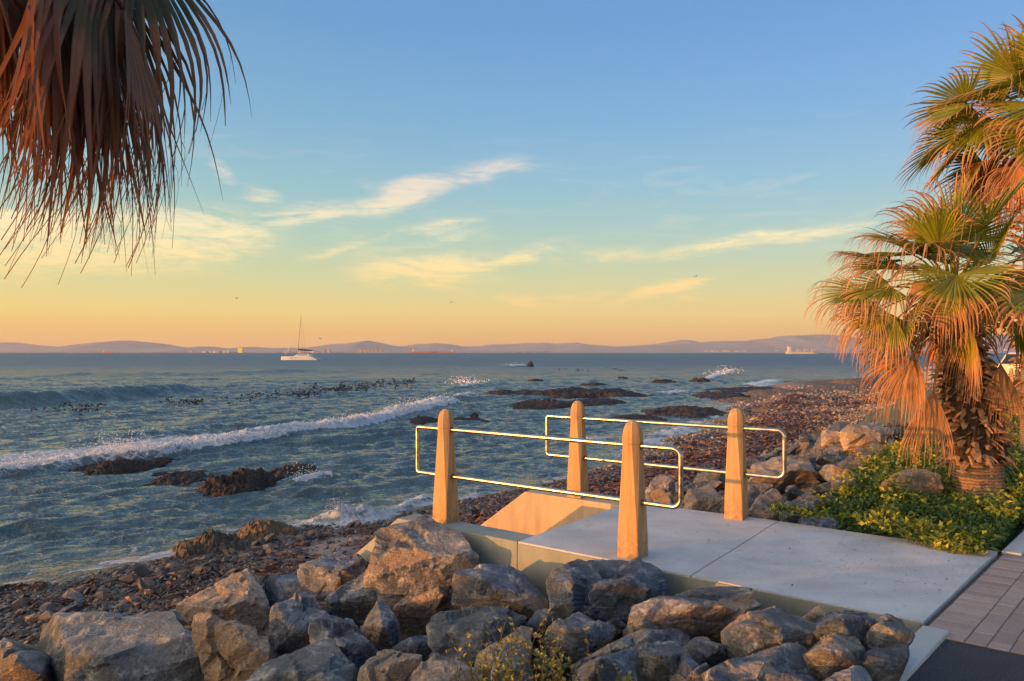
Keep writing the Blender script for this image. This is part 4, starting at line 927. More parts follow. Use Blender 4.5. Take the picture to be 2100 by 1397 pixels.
crown(P1r, 2.28, 15, 3, 21, cx=-.28, cy=0, plen=(.55, .9), Rb=(.72, .95))
L1 = np.array(P1r.location); hb = L1+np.array([-.28, 0, 2.25])
def special(root, px, py, Y, tip, Rb, seed, dry, base, half=75, mat=None, roll=0, **kw):
    """a leaf whose hub and tip sit where the photograph shows them"""
    hub = at(px, py, Y); tp = at(tip[0], tip[1], Y+(tip[2] if len(tip) > 2 else 0)); td = nrm(tp-hub); base = np.array(base)
    c1 = (base+hub)/2+np.array([0, 0, .22]); k = dict(dry=dry, droop=.3, tipdroop=1.0, half=R(half), wind=(-.15, 0, 0)); k.update(kw)
    leaf_obj(root, mat or M['palmleaf'], (base, c1, hub, td, roll, Rb, seed), k)
Y1 = P1r.location[1]
# dead hanging leaves in front of the trunk and at the left, and the big green fans
special(P1r, 1915, 800, Y1-.45, (1895, 950), .80, 1, .85, hb, 30, roll=1.3, fold=.6, droop=.6, join=.75)
special(P1r, 1990, 672, Y1-.50, (1998, 840), .80, 2, .30, hb, 70, roll=1.4, droop=1.0, tip0=.5, join=.6)
#special(P1r, 1945, 650, Y1-.40, (1930, 800), .85, 3, .85, hb, 32, roll=1.2, droop=1.2)
special(P1r, 2052, 745, Y1-.30, (2062, 900), .85, 4, .85, hb, 34, roll=1.5, droop=1.2)
special(P1r, 1870, 735, Y1-.35, (1800, 790), .72, 5, .75, hb, 60, roll=.9, droop=1.4)
special(P1r, 1838, 655, Y1-.50, (1745, 690), .72, 6, .15, hb, 75, roll=.9, droop=1.0, tip0=.5)
#special(P1r, 1905, 712, Y1+.15, (1880, 800), .6, 7, .9, hb, 50, roll=.6, droop=1.5)
special(P1r, 1830, 590, Y1-.25, (1690, 600), .80, 8, .05, hb, 85, roll=.5, droop=.7, tip0=.55)
special(P1r, 1895, 520, Y1-.2, (1760, 470), .90, 9, 0, hb, 100, roll=.25, droop=.3)
special(P1r, 1860, 555, Y1+.15, (1700, 535), .95, 10, 0, hb, 95, roll=.2, droop=.4)
special(P1r, 1775, 600, Y1-.1, (1650, 610), .78, 16, .05, hb, 80, roll=.4, droop=.5, tip0=.6)
special(P1r, 1800, 640, Y1-.35, (1690, 660), .72, 17, .2, hb, 75, roll=.7, droop=.9, tip0=.45)
special(P1r, 1820, 545, Y1+.3, (1700, 500), .8, 18, 0, hb, 80, roll=.2, droop=.35)
special(P1r, 1955, 500, Y1-.15, (1955, 370), .88, 11, 0, hb, 85, roll=.15, droop=.15)
special(P1r, 1925, 505, Y1-.3, (1850, 410), .78, 12, 0, hb, 80, roll=-.2, droop=.15)
special(P1r, 2030, 540, Y1-.25, (2070, 430), .8, 13, 0, hb, 95, roll=.2, droop=.2)
special(P1r, 2010, 590, Y1-.5, (2080, 650), .7, 14, 0, hb, 100, roll=.8, droop=.9, tip0=.5)
special(P1r, 1945, 585, Y1-.55, (1920, 640), .7, 15, .1, hb, 95, roll=.9, droop=1.3, tip0=.45)
# --- second palm, taller, behind; its trunk is just outside the frame
P2 = np.array([8.05, 11.0, -.1]); P2r = empty('palm_tree', P2); tag(P2r, 'taller fan palm behind the short one, its shaggy crown cut by the right edge', 'palm tree', 'fan palms along the promenade')
trunk_profile(P2r, [(0, .33, 0, 0), (.3, .26, 0, 0), (4.9, .19, 0, 0)], 5); boots(P2r, .8, 4.9, lambda z: .26, 330, 6)
crown(P2r, 5.15, 40, 13, 31, plen=(.7, 1.1), Rb=(.85, 1.1), emin=-35)
# --- the palm beside the camera: only the tips of its hanging leaves reach into the picture
P0r = empty('palm_tree', (-1.95, .25, -.35)); tag(P0r, 'near fan palm whose dark hanging leaves fill the top left corner', 'palm tree', 'fan palms along the promenade')
trunk_profile(P0r, [(0, .30, 0, 0), (.3, .25, 0, 0), (4.0, .20, 0, 0)], 7); boots(P0r, .6, 4.0, lambda z: .25, 220, 9)
h0 = np.array([-1.95, .25, 3.75])
def sp0(px, py, Y, tip, Rb, seed, dry, half=70, **kw):
    Rb = Rb*1.0; px -= 45
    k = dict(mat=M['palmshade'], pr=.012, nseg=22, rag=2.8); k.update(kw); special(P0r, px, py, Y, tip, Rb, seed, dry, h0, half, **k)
sp0(60, -190, 2.55, (70, 200), .98, 31, .55, 62, droop=.9, tip0=.45, roll=.3, wind=(-.32, 0, 0))
sp0(150, -120, 2.35, (150, 250), 1.02, 32, .5, 55, droop=.9, tip0=.42, roll=.2, wind=(-.42, 0, 0))
sp0(245, -130, 2.45, (270, 250), .98, 33, .35, 50, droop=.8, tip0=.5, roll=-.2, wind=(-.38, 0, 0))
sp0(310, -150, 2.6, (370, 130), .78, 34, .15, 48, droop=.9, tip0=.5, roll=-.5, wind=(-.30, 0, 0))
sp0(190, -60, 2.7, (210, 300), .98, 35, .2, 60, droop=.8, tip0=.45, roll=0, wind=(-.3, 0, 0))
sp0(20, -60, 2.45, (10, 250), .80, 36, .8, 55, droop=.9, tip0=.4, roll=.5, wind=(-.3, 0, 0))
sp0(110, -30, 2.25, (110, 300), .78, 37, .75, 60, droop=.9, tip0=.4, roll=.3, wind=(-.35, 0, 0))
#sp0(300, -60, 2.3, (310, 250), .72, 38, .6, 50, droop=.9, tip0=.35, roll=.1, wind=(-.35, 0, 0))
sp0(230, -20, 2.85, (230, 300), .90, 39, .9, 65, droop=1.0, tip0=.3, roll=.1, wind=(-.30, 0, 0))
sp0(80, -100, 2.9, (80, 300), .95, 40, .1, 65, droop=.8, tip0=.5, roll=-.1, wind=(-.3, 0, 0))
sp0(-90, -120, 2.6, (-110, 250), .95, 41, .5, 65, droop=.9, tip0=.4, roll=.3, wind=(-.2, 0, 0))
#sp0(330, -120, 2.2, (360, 200), .80, 42, .45, 45, droop=1.0, tip0=.35, roll=-.4, wind=(-.3, 0, 0))
#sp0(160, -150, 2.15, (150, 150), .80, 43, .85, 55, droop=1.0, tip0=.3, roll=.2, wind=(-.3, 0, 0))
sp0(170, -250, 3.1, (190, 200), .95, 44, .05, 80, droop=.8, tip0=.6, roll=.1, wind=(-.2, 0, 0))
sp0(40, -280, 3.0, (30, 200), 1.0, 45, .05, 80, droop=.8, tip0=.6, roll=.1, wind=(-.2, 0, 0))
sp0(190, 60, 2.5, (205, 400), .78, 51, .8, 30, droop=.6, tip0=.4, wind=(-.55, 0, 0))
sp0(265, 80, 2.55, (275, 400), .80, 52, .7, 28, droop=.6, tip0=.4, wind=(-.5, 0, 0))
sp0(300, 20, 2.45, (330, 300), .80, 53, .6, 26, droop=.8, tip0=.4, wind=(-.4, 0, 0))
sp0(120, 60, 2.4, (110, 400), .72, 54, .9, 30, droop=.6, tip0=.4, wind=(-.6, 0, 0))
for i, (px, py, Y) in enumerate([(-726, -313, 2.0), (-900, -100, 1.8), (-560, -300, 2.4)]):  # unseen leaves added out of frame to shade the hanging ones
    sp0(px, py, Y, (px-20, py+400), 1.0, 60+i, .5, 85, droop=.9, tip0=.45, roll=.8+i)
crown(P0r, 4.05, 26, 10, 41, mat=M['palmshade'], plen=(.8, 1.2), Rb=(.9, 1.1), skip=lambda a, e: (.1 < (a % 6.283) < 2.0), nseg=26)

# ---------- Norfolk pine far right, only its branch tips show ----------
M['pine'] = simple('pine_needles', (.035, .055, .02), .8, var=.5, nscale=3)
M['bark'] = simple('pine_bark', (.12, .08, .05), .9)
pr_ = empty('norfolk_pine', (28.3, 38, -.2)); tag(pr_, 'dark conifer at the right edge, only its drooping branch tips showing', 'pine tree')
MB().tube([(0, 0, 0), (0, 0, 4.6)], [.16, .03], 10).build('trunk', M['bark'], pr_)
g_ = np.random.default_rng(77); cm_ = MB()
for lv in range(12):
    z = .7+lv*.33; n = 7
    for k in range(n):
        a = k/n*6.283+lv*.5; L = (4.7-z)*.42+.15; p = []
        for j in range(7):
            x = j/6; p.append(np.array([math.cos(a)*L*x, math.sin(a)*L*x, z+.12*x-.22*x*x]))
        for j in range(6):
            for q in range(16):
                o_ = p[j]+(p[j+1]-p[j])*g_.random(); d = nrm(g_.normal(size=3)*.7+np.array([math.cos(a), math.sin(a), .1])); s1 = nrm(np.cross(d, g_.normal(size=3)))*.012; L3 = g_.uniform(.06, .16)
                cm_.add([o_-s1, o_+s1, o_+d*L3], [(0, 1, 2)])
mk('crown', cm_.v, np.array(cm_.f), M['pine'], pr_)
# ---------- leafy ground cover at the right ----------
t = NT('ground_cover_leaf'); rn = t.attr('rnd')
c = t.ramp(rn, [(0, (.045, .09, .016)), (.5, (.09, .16, .025)), (.72, (.22, .27, .035)), (1, (.55, .48, .06))])  # yellow end of the ramp puts sunlit tips into the leaf colour
pb = t.bsdf(Base_Color=c, Roughness=.5); tr = t.n('BsdfTranslucent', {'Color': c})
M['cover'] = t.done(t.n('MixShader', {0: .25, 1: pb.outputs[0], 2: tr.outputs[0]}))
def leaves(P, D, Nn, L, W, rn):
    """folded two-quad leaves: base point, direction, normal, length, width"""
    S_ = nrm(np.cross(D, Nn)); L = L[:, None]; W = W[:, None]; up = np.cross(S_, D)
    v = [P, P+D*L*.45-S_*W*.5+up*W*.18, P+D*L*.5, P+D*L*.45+S_*W*.5+up*W*.18, P+D*L-up*L*.10]
    V = np.stack(v, 1).reshape(-1, 3); b = np.arange(len(P))[:, None]*5
    F1 = np.concatenate([b, b+1, b+4, b+2], 1)[:, [0, 3, 2, 1]]; F2 = np.concatenate([b, b+2, b+4, b+3], 1)[:, [0, 3, 2, 1]]
    return V, np.concatenate([F1, F2]), np.repeat(rn, 5)
def cover_z(u, v):
    x, y = uv2xy(u, v); k = sstep(.35, 1.3, np.hypot(x-P1[0], y-P1[1]+.25))
    k = k*(1-.6*sstep(8.5, 11, v))
    return ground(u, v, False)+.02+k*.03+.13*k*(fbm2(u, v, 1.6, 3, 71)+.35)+.05*fbm2(u, v, 5, 2, 72)
g_ = np.random.default_rng(81)
def cover_pts(n, vr, ur):
    v = g_.uniform(*vr, n*2); u = g_.uniform(ur[0], ur[1], n*2); edge = 2.15+.45*fbm2(u*0, v, .8, 3, 73)+.25*fbm2(u, v, 2.5, 2, 74)+.15*sstep(9, 13, v)
    m = (u < edge) & (u > ue(v)+.05); near_ = 6.93+.10*fbm2(u, v*0, 2.5, 3, 75)-.22*sstep(1.4, .7, u)*sstep(.2, .45, u)
    m &= v > near_; x, y = uv2xy(u, v); m &= (np.hypot(x-P1[0], y-P1[1]-.1) > .26); return u[m][:n], v[m][:n]
VV_ = []; FF_ = []; RR_ = []; off = 0
for n, vr, ur, sz in [(26000, (6.7, 10), (-.2, 3.0), .054), (24000, (10, 15), (-.2, 3.4), .07), (13000, (15, 27), (-.2, 3.4), .11)]:
    u, v = cover_pts(n, vr, ur); x, y = uv2xy(u, v); clump = fbm2(u, v, 3.0, 3, 76); n = len(u)
    z = cover_z(u, v)+np.abs(g_.normal(0, .035, n))*(1+1.5*(clump > .15))+sstep(.12, .4, clump)*g_.random(n)**2*.14*(sz/.04)**.5
    onslab = (v < 7.0) & (u > .4); z = np.where(onslab, np.abs(g_.normal(0, .03, n))+.012+.10*np.clip((v-6.75)/.25, 0, 1), z)
    D = nrm(g_.normal(size=(n, 3))*np.array([1, 1, .5])+np.array([-.1, -.1, .55])); Nn = nrm(g_.normal(size=(n, 3))*.6+np.array([0, 0, 1]))
    rr = np.clip(.40+.75*clump+g_.normal(0, .16, n)+.5*(z-cover_z(u, v)), 0, 1); L = g_.uniform(.7, 1.4, n)*sz; W = L*g_.uniform(.45, .7, n)  # raised and clumped leaves take the painted sunlit yellow
    V, Fq, rq = leaves(np.stack([x, y, z], 1), D, Nn, L, W, rr); VV_.append(V); FF_.append(Fq+off); RR_.append(rq); off += len(V)
# dim mass under the leaves
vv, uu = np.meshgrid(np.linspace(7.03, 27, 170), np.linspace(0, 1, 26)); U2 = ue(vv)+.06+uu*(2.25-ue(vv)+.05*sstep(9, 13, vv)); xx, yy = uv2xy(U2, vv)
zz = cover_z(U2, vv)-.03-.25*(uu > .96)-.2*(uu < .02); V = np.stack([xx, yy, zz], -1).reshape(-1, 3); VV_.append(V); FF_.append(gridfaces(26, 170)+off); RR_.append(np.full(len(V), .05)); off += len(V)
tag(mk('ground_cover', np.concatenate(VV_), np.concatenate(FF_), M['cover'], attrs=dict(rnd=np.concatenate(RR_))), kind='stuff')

# ---------- pebbles and washed-up kelp ----------
t = NT('pebble'); rn = t.attr('rnd'); oc = t.n('TexCoord').outputs['Object']
c = t.ramp(rn, [(0, (.03, .022, .018)), (.3, (.11, .07, .045)), (.5, (.26, .16, .09)), (.62, (.10, .095, .095)), (.8, (.36, .235, .14)), (.93, (.40, .30, .20)), (1, (.55, .46, .36))])
c = t.mix(1.0, c, t.ramp(t.noise(oc, 50, 3), [(.3, .7), (.7, 1.25)]), 'MULTIPLY')
M['pebble'] = t.done(t.bsdf(Base_Color=c, Roughness=.6))
g_ = np.random.default_rng(91)
icoV, icoF = ico(1)
def stones(n, vr, ur, size, seed, dens=None, tall=False):
    g_ = np.random.default_rng(seed); v = g_.uniform(*vr, n*3); u = g_.uniform(*ur, n*3); x, y = uv2xy(u, v); m = (u < shore(v)+.2) & (y > 3) & (np.abs(x)/np.maximum(y, .1) < .8)
    m &= ~((u < 6.9) & (v > 4.85) & (v < 7.05)); 
    if dens is not None: m &= g_.random(len(u)) < dens(u, v)
    u, v, x, y = u[m][:n], v[m][:n], x[m][:n], y[m][:n]; n = len(u); s = g_.uniform(size[0], size[1], n)*g_.uniform(.6, 1.5, n); z = ground(u, v)+s*.15
    V = icoV[None]*(1+g_.normal(0, .16, (n, 12, 1)))*(s[:, None, None])*np.stack([g_.uniform(.8, 1.5, n), g_.uniform(.6, 1, n), g_.uniform(.35, .7, n)*(1.7 if tall else 1)], 1)[:, None]
    a = g_.uniform(0, 6.28, n); ca, sa = np.cos(a)[:, None], np.sin(a)[:, None]; X = V[..., 0]*ca-V[..., 1]*sa; Y = V[..., 0]*sa+V[..., 1]*ca; tl = g_.normal(0, .35, (n, 1))
    V = np.stack([X+x[:, None], Y+y[:, None], V[..., 2]+X*tl+z[:, None]], -1).reshape(-1, 3)
    return V, (icoF[None]+(np.arange(n)*12)[:, None, None]).reshape(-1, 3), np.repeat(g_.random(n), 12)
VV_ = []; FF_ = []; RR_ = []; off = 0
for args in [(20000, (-2, 9), (5.9, 11.0), (.014, .042), 1), (900, (-2, 9), (5.9, 10.6), (.05, .10), 2), (11000, (9, 18), (5.4, 10.4), (.022, .05), 3), (9000, (17, 36), (5.4, 12.5), (.02, .05), 4), (2600, (30, 62), (6, 18), (.04, .09), 6)]:
    V, Fq, rq = stones(*args[:4], args[4], lambda u, v: (.15+.85*sstep(-.25, .12, fbm2(u, v, .8, 3, 88)))*(1-.93*sstep(.9, .5, np.abs(u-shore(v)+1.7))*sstep(4.5, 7, v)*sstep(14, 11, v)), args[4] in (4, 6))
    VV_.append(V); FF_.append(Fq+off); RR_.append(np.clip(rq*.62+(.36 if args[4] in (4, 6) else .04), 0, 1)); off += len(V)
tag(mk('beach_pebbles', np.concatenate(VV_), np.concatenate(FF_), M['pebble'], attrs=dict(rnd=np.concatenate(RR_))), kind='stuff')
t = NT('wet_kelp'); rn = t.attr('rnd'); M['kelp'] = t.done(t.bsdf(Base_Color=t.ramp(rn, [(0, (.012, .007, .005)), (.4, (.05, .02, .010)), (.75, (.16, .06, .024)), (1, (.30, .14, .05))]), Roughness=.35))
def ribbons(P, L, W, seed, rise=.5):
    g_ = np.random.default_rng(seed); n = len(P); a = g_.uniform(0, 6.28, n); cur = g_.normal(0, 2.2, n); V = np.zeros((n, 6, 2, 3)); p = P.copy(); h0 = g_.uniform(0, rise, n)
    for j in range(6):
        d = np.stack([np.cos(a), np.sin(a), 0*a], 1); s = np.stack([-np.sin(a), np.cos(a), g_.normal(0, .6, n)], 1); w = (W*np.sin((j+.6)/6.2*math.pi))[:, None]
        q = p.copy(); q[:, 2] += h0*np.sin(j/5*math.pi)*L*.5
        V[:, j, 0] = q-s*w; V[:, j, 1] = q+s*w; p = p+d*(L/5)[:, None]; a = a+cur*.28+g_.normal(0, .3, n)
    b = (np.arange(n)*12)[:, None]; Fq = np.concatenate([np.concatenate([b+2*j, b+2*j+1, b+2*j+3, b+2*j+2], 1) for j in range(5)])
    return V.reshape(-1, 3), Fq
def kelpfield(u, v):
    d = u-shore(v); n1 = fbm2(u, v, .55, 4, 5); n2 = fbm2(u, v, 2.2, 4, 6)
    return sstep(.02, .30, n1*.55+n2*.45+.30*np.exp(-((d+3.4)/.9)**2)+.12*np.exp(-((u-7.2)/.8)**2)+.12*sstep(9, 24, v)*sstep(40, 26, v))*sstep(6.0, 6.8, u)*sstep(-.5, -1.4, d)
VV_ = []; FF_ = []; RR_ = []; off = 0
for n, vr, ur, Ls, Ws, sd3 in [(9000, (-1, 10), (6.2, 11), (.12, .40), (.006, .018), 1), (6500, (10, 20), (5.8, 11), (.2, .55), (.01, .028), 2), (6500, (20, 48), (5.6, 16), (.15, .5), (.008, .025), 3)]:
    g_ = np.random.default_rng(sd3+500); u = g_.uniform(*ur, n*6); v = g_.uniform(*vr, n*6); m = g_.random(n*6) < kelpfield(u, v); u, v = u[m][:n], v[m][:n]; x, y = uv2xy(u, v); k = len(u)
    V, Fq = ribbons(np.stack([x, y, ground(u, v)+.015], 1), g_.uniform(*Ls, k), g_.uniform(*Ws, k), sd3); VV_.append(V); FF_.append(Fq+off); RR_.append(np.repeat(g_.random(k), 12)); off += len(V)
tag(mk('beached_kelp', np.concatenate(VV_), np.concatenate(FF_), M['kelp'], attrs=dict(rnd=np.concatenate(RR_))), kind='stuff')

# kelp heads floating beyond the breakers
g_ = np.random.default_rng(93); pts = []
for i in range(150):
    tt_ = g_.beta(2.6, 1.8); px = 430+450*tt_+g_.normal(0, 14); py = 829-52*tt_+g_.normal(0, 5.5); pts.append((px, py))
for i in range(16): pts.append((g_.normal(150, 45), g_.normal(838, 6)))
for i in range(14): pts.append((g_.uniform(330, 420), g_.normal(826, 4)))
for i in range(16): pts.append((g_.uniform(1130, 1330), g_.normal(758, 3)))
V_ = []
for px, py in pts:
    o_ = onsea(px, py)
    if o_[1] < 6: continue
    for k in range(g_.integers(2, 6)): V_.append((o_[0]+g_.normal(0, .3), o_[1]+g_.normal(0, .3), SEA+.04))
V_ = np.array(V_); n = len(V_)
V, Fq = ribbons(V_, g_.uniform(.2, .6, n), g_.uniform(.03, .09, n), 7, .7); tag(mk('floating_kelp', V, Fq, M['kelp'], attrs=dict(rnd=np.repeat(g_.random(n)*.5, 12))), kind='stuff')

# ---------- rock outcrops in the water ----------
def outcrop(px, py, hw, hh, depth, label, seed, mat='reef', pw=1.0, group='dark reef outcrops in the water', rot=0.0, z0=SEA):
    c_ = onz(px, py, z0); Y = c_[1]; ax = hw/F*Y; az = hh/F*Y; nx, ny = 120, 56; xs = np.linspace(-1.25, 1.25, nx); ysr = np.linspace(-1.25, 1.25, ny); Xa, Ya = np.meshgrid(xs, ysr)
    X = Xa*ax; Yl = Ya*depth; cr, sr = math.cos(rot), math.sin(rot); Xw = X*cr-Yl*sr; Yw_ = X*sr+Yl*cr
    r2 = Xa**2+Ya**2; sc = 2.0/max(ax, depth); n1 = fbm2(Xw, Yw_, sc*1.1, 4, seed); n2 = 1-2*np.abs(fbm2(Xw, Yw_, sc*3.0, 4, seed+5)); n3 = fbm2(Xw, Yw_, sc*9, 3, seed+9)
    e = 1-r2**1.0+1.25*n1; h = np.clip(e, -1, 1.3)*(.65+.35*n2)+.26*n3+.16*n2; h = np.where(h > 0, h**.8, h)
    st = np.floor(h*5)/5; h = h*.6+st*.4
    Z = az*1.05*h-.06
    o = mk('rock_outcrop', np.stack([Xw, Yw_, Z], -1).reshape(-1, 3), gridfaces(ny, nx), M[mat]); o.location = (c_[0], c_[1], z0); tag(o, label, 'rock outcrop', group); return o
for i, a in enumerate([
    (248, 958, 46, 16, 1.1, 'compact dark outcrop with foam breaking behind it, at the left under the breaker'),
    (188, 956, 30, 6, .8, 'thin wet ledge just left of the compact foaming outcrop'),
    (330, 940, 16, 5, .5, 'small black rock just right of the compact foaming outcrop'),
    (490, 996, 62, 27, 1.2, 'tallest humped outcrop with golden lit crest, middle of the near water'),
    (600, 966, 40, 14, 1.0, 'brown-topped outcrop right of the tallest humped one'),
    (385, 976, 62, 10, .9, 'low dark ledge left of the tallest humped outcrop'),
    (330, 970, 16, 5, .4, 'tiny dark rock at the left end of the low ledge'),
    (12, 1216, 40, 18, .5, 'mossy dark outcrop at the waterline, at the left edge'),
    (1210, 808, 120, 12, 3.5, 'long flat brown reef, the farthest of the big reefs'),
    (1055, 806, 55, 6, 2.0, 'thin dark western tail of the long flat reef'),
    (1125, 830, 66, 10, 2.2, 'dark reef behind the tall post at the back, nearer than the long flat reef'),
    (1225, 824, 70, 7, 2.2, 'rust-coloured reef just right of the back post'),
    (1405, 846, 78, 12, 2.5, 'thick brown reef running out from the beach'),
    (1300, 858, 60, 8, 1.2, 'narrow low reef seen above the farther handrail'),
    (1480, 812, 60, 7, 4, 'tan reef where the beach meets the water, beyond the thick brown reef'),
    (1560, 800, 90, 6, 4, 'farthest brown ledge along the beach'),
    (955, 861, 40, 6, 1.0, 'flat wet rock right of the left front post'),
    (868, 862, 30, 8, 1.2, 'black rock under the tip of the breaker'),
    (972, 851, 8, 5, .4, 'little pointed rock above the flat wet rock'),
    (1100, 782, 17, 5, 1.5, 'small black rock far out beyond the big reefs'),
    (1277, 776, 10, 4, 1.0, 'tiny far rock between the far reef and the horizon'),
    (1358, 784, 24, 7, 1.6, 'brown rock standing alone in pale foam'),
    (1437, 781, 18, 6, 1.4, 'black rock beside a small breaking wave at the right'),
    (1220, 790, 28, 5, 1.5, 'dark sliver of rock just beyond the long flat reef'),
    (1088, 752, 8, 11, 2.0, 'lone black rock sticking up beside a white breaker, far out'),
    (1660, 786, 60, 4, 5, 'dark weed-covered ledge at the far beach')]):
    outcrop(*a[:5], a[5], 200+i*3, 'reef')
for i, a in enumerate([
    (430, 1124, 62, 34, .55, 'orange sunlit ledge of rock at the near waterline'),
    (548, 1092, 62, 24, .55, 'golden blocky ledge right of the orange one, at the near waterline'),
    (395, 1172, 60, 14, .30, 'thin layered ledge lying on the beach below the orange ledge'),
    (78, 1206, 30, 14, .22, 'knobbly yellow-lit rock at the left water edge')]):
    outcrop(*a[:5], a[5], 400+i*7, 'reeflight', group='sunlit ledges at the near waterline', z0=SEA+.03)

for i, (px, py, hw, hh, dp, lb) in enumerate([(1462, 846, 42, 6, 1.6, 'golden-brown rock shelf at the water, left of the rest of the shelves'), (1540, 822, 60, 7, 2.4, 'broad tan rock shelf on the kelp beach, nearest the reefs'), (1610, 806, 62, 7, 3.0, 'long ochre rock shelf on the far part of the kelp beach'),
    (1695, 800, 60, 7, 3.0, 'rounded tan shelf at the top of the far beach'), (1590, 838, 36, 5, 1.3, 'small ochre ledge in the middle of the kelp beach'), (1665, 826, 48, 6, 1.8, 'low sandy-brown ledge on the beach left of the short palm'), (1740, 786, 40, 6, 3.0, 'tan rock shelf at the waterline, just left of the short palm')]):
    Yh = hit(px, py); zh = at(px, py, Yh)[2]; outcrop(px, py, hw, hh, dp, lb, 520+i*5, 'reeflight', group='golden-brown rock shelves on the kelp beach', z0=float(zh)-.02)
# fallen leaves and grit on the slab
g_ = np.random.default_rng(111); n = 130; a_ = g_.random(n); v = 5.1+1.85*g_.random(n)**.6; u = ue(v)+.06+a_**1.6*2.6; x, y = uv2xy(u, v)
D = nrm(g_.normal(size=(n, 3))*np.array([1, 1, .12])); Ls = g_.uniform(.008, .028, n)
V, Fq, rq = leaves(np.stack([x, y, np.full(n, .012)], 1), D, nrm(g_.normal(size=(n, 3))*.3+np.array([0, 0, 1])), Ls, Ls*.4, g_.random(n)*.6)
tag(mk('leaf_litter', V, Fq, M['kelp'], attrs=dict(rnd=rq)), kind='stuff')

# ---------- spray ----------
M['spray'] = simple('spray', (.85, .86, .88), .6, var=.03)
g_ = np.random.default_rng(95); SP = []
def spray(pts, n, hgt, sp, sz):
    P = np.array([onsea(*q)[:2] for q in pts])
    L = np.r_[0, np.cumsum(np.hypot(*np.diff(P, axis=0).T))]; 
    for i in range(n):
        q = g_.random()*L[-1]; x = np.interp(q, L, P[:, 0]); y = np.interp(q, L, P[:, 1]); gust = .5+.5*float(vnoise(np.array([q*.9, 3.1, 0])))
        SP.append((x+g_.normal(0, sp), y+g_.normal(0, sp), SEA+hgt[0]+abs(g_.normal(0, hgt[1]))*(.3+gust*1.2), g_.uniform(.4, 1)*sz))
spray([(-20, 978), (120, 958), (330, 932), (560, 899), (800, 855), (920, 828)], 3400, (.26, .07), .38, .015)
spray([(820, 850), (905, 830), (915, 827)], 600, (.30, .18), .35, .02)
spray([(205, 945), (300, 938)], 1100, (.2, .20), .3, .013)
spray([(690, 1069), (705, 1066)], 600, (.03, .14), .12, .006)
spray([(600, 985), (650, 980)], 180, (.05, .12), .15, .012)
spray([(1040, 753), (1080, 752)], 120, (.3, .3), 1.0, .06)
spray([(940, 794), (980, 790)], 160, (.3, .25), .7, .06)
spray([(1470, 775), (1495, 764)], 160, (.3, .35), .9, .07)
SP = np.array(SP); n = len(SP); i0, f0 = ico(1)
V = (i0[None]*(1+g_.normal(0, .3, (n, 12, 1)))*SP[:, 3][:, None, None]*np.array([1.4, 1, .8])+SP[:, None, :3]).reshape(-1, 3)
tag(mk('spray', V, (f0[None]+(np.arange(n)*12)[:, None, None]).reshape(-1, 3), M['spray'], smooth=True), kind='stuff')

# ---------- shrub growing out of the boulders ----------
def shrub(px, py, dY, n, hgt, spread, label, seed, lsz=.022):
    g_ = np.random.default_rng(seed); Y = hit(px, py, .45)+dY; b = at(px, py, Y); r = empty('shrub', b); tag(r, label, 'shrub', 'small shrubs among the boulders'); st = MB(); P = []; D = []; Nn = []; Ls = []; rr = []
    for i in range(n):
        p = np.array([g_.normal(0, spread), g_.normal(0, spread*.6), -.12]); d = nrm(np.array([g_.normal(0, .35), g_.normal(0, .35), 1.0])); L = hgt*g_.uniform(.5, 1.1); path = [p.copy()]
        for j in range(9):
            d = nrm(d+g_.normal(0, .16, 3)+np.array([-.02, 0, .06])); p = p+d*L/9; path.append(p.copy())
            if j > 1:
                for k in range(4):
                    a = g_.uniform(0, 6.28); q = nrm(d*.7+np.array([math.cos(a), math.sin(a), .2])); P.append(p); D.append(q); Nn.append(nrm(d+g_.normal(0, .4, 3))); Ls.append(lsz*g_.uniform(.7, 1.4)); rr.append(np.clip(.35+.07*j+g_.normal(0, .15), 0, 1))
        st.tube(path, [.003*(1-.08*k) for k in range(10)], 5)
    st.build('stems', M['bark'], r); Ls = np.array(Ls); V, Fq, rq = leaves(np.array(P), np.array(D), np.array(Nn), Ls, Ls*.5, np.array(rr)); mk('foliage', V, Fq, M['shrub'], r, attrs=dict(rnd=rq))
t = NT('shrub_leaf'); rn = t.attr('rnd'); c = t.ramp(rn, [(0, (.06, .09, .02)), (.5, (.15, .17, .035)), (1, (.34, .30, .07))]); pb = t.bsdf(Base_Color=c, Roughness=.5); tr = t.n('BsdfTranslucent', {'Color': c})
M['shrub'] = t.done(t.n('MixShader', {0: .25, 1: pb.outputs[0], 2: tr.outputs[0]}))
shrub(1105, 1440, -.12, 75, .46, .15, 'yellow-green leafy shrub growing between boulders at the bottom centre', 1)
shrub(1112, 1345, -.25, 7, .20, .03, 'few thin leafy sprigs rising just above the bottom centre shrub', 5)
shrub(1335, 1420, -.1, 10, .16, .05, 'small yellow-lit sprig at the bottom edge, right of the centre shrub', 2)
shrub(1298, 1400, -.1, 8, .16, .04, 'thin sprig between the centre shrub and the yellow-lit one', 3)
shrub(410, 1415, -.1, 14, .10, .06, 'small green tuft at the bottom right corner of the streaked slab', 4)

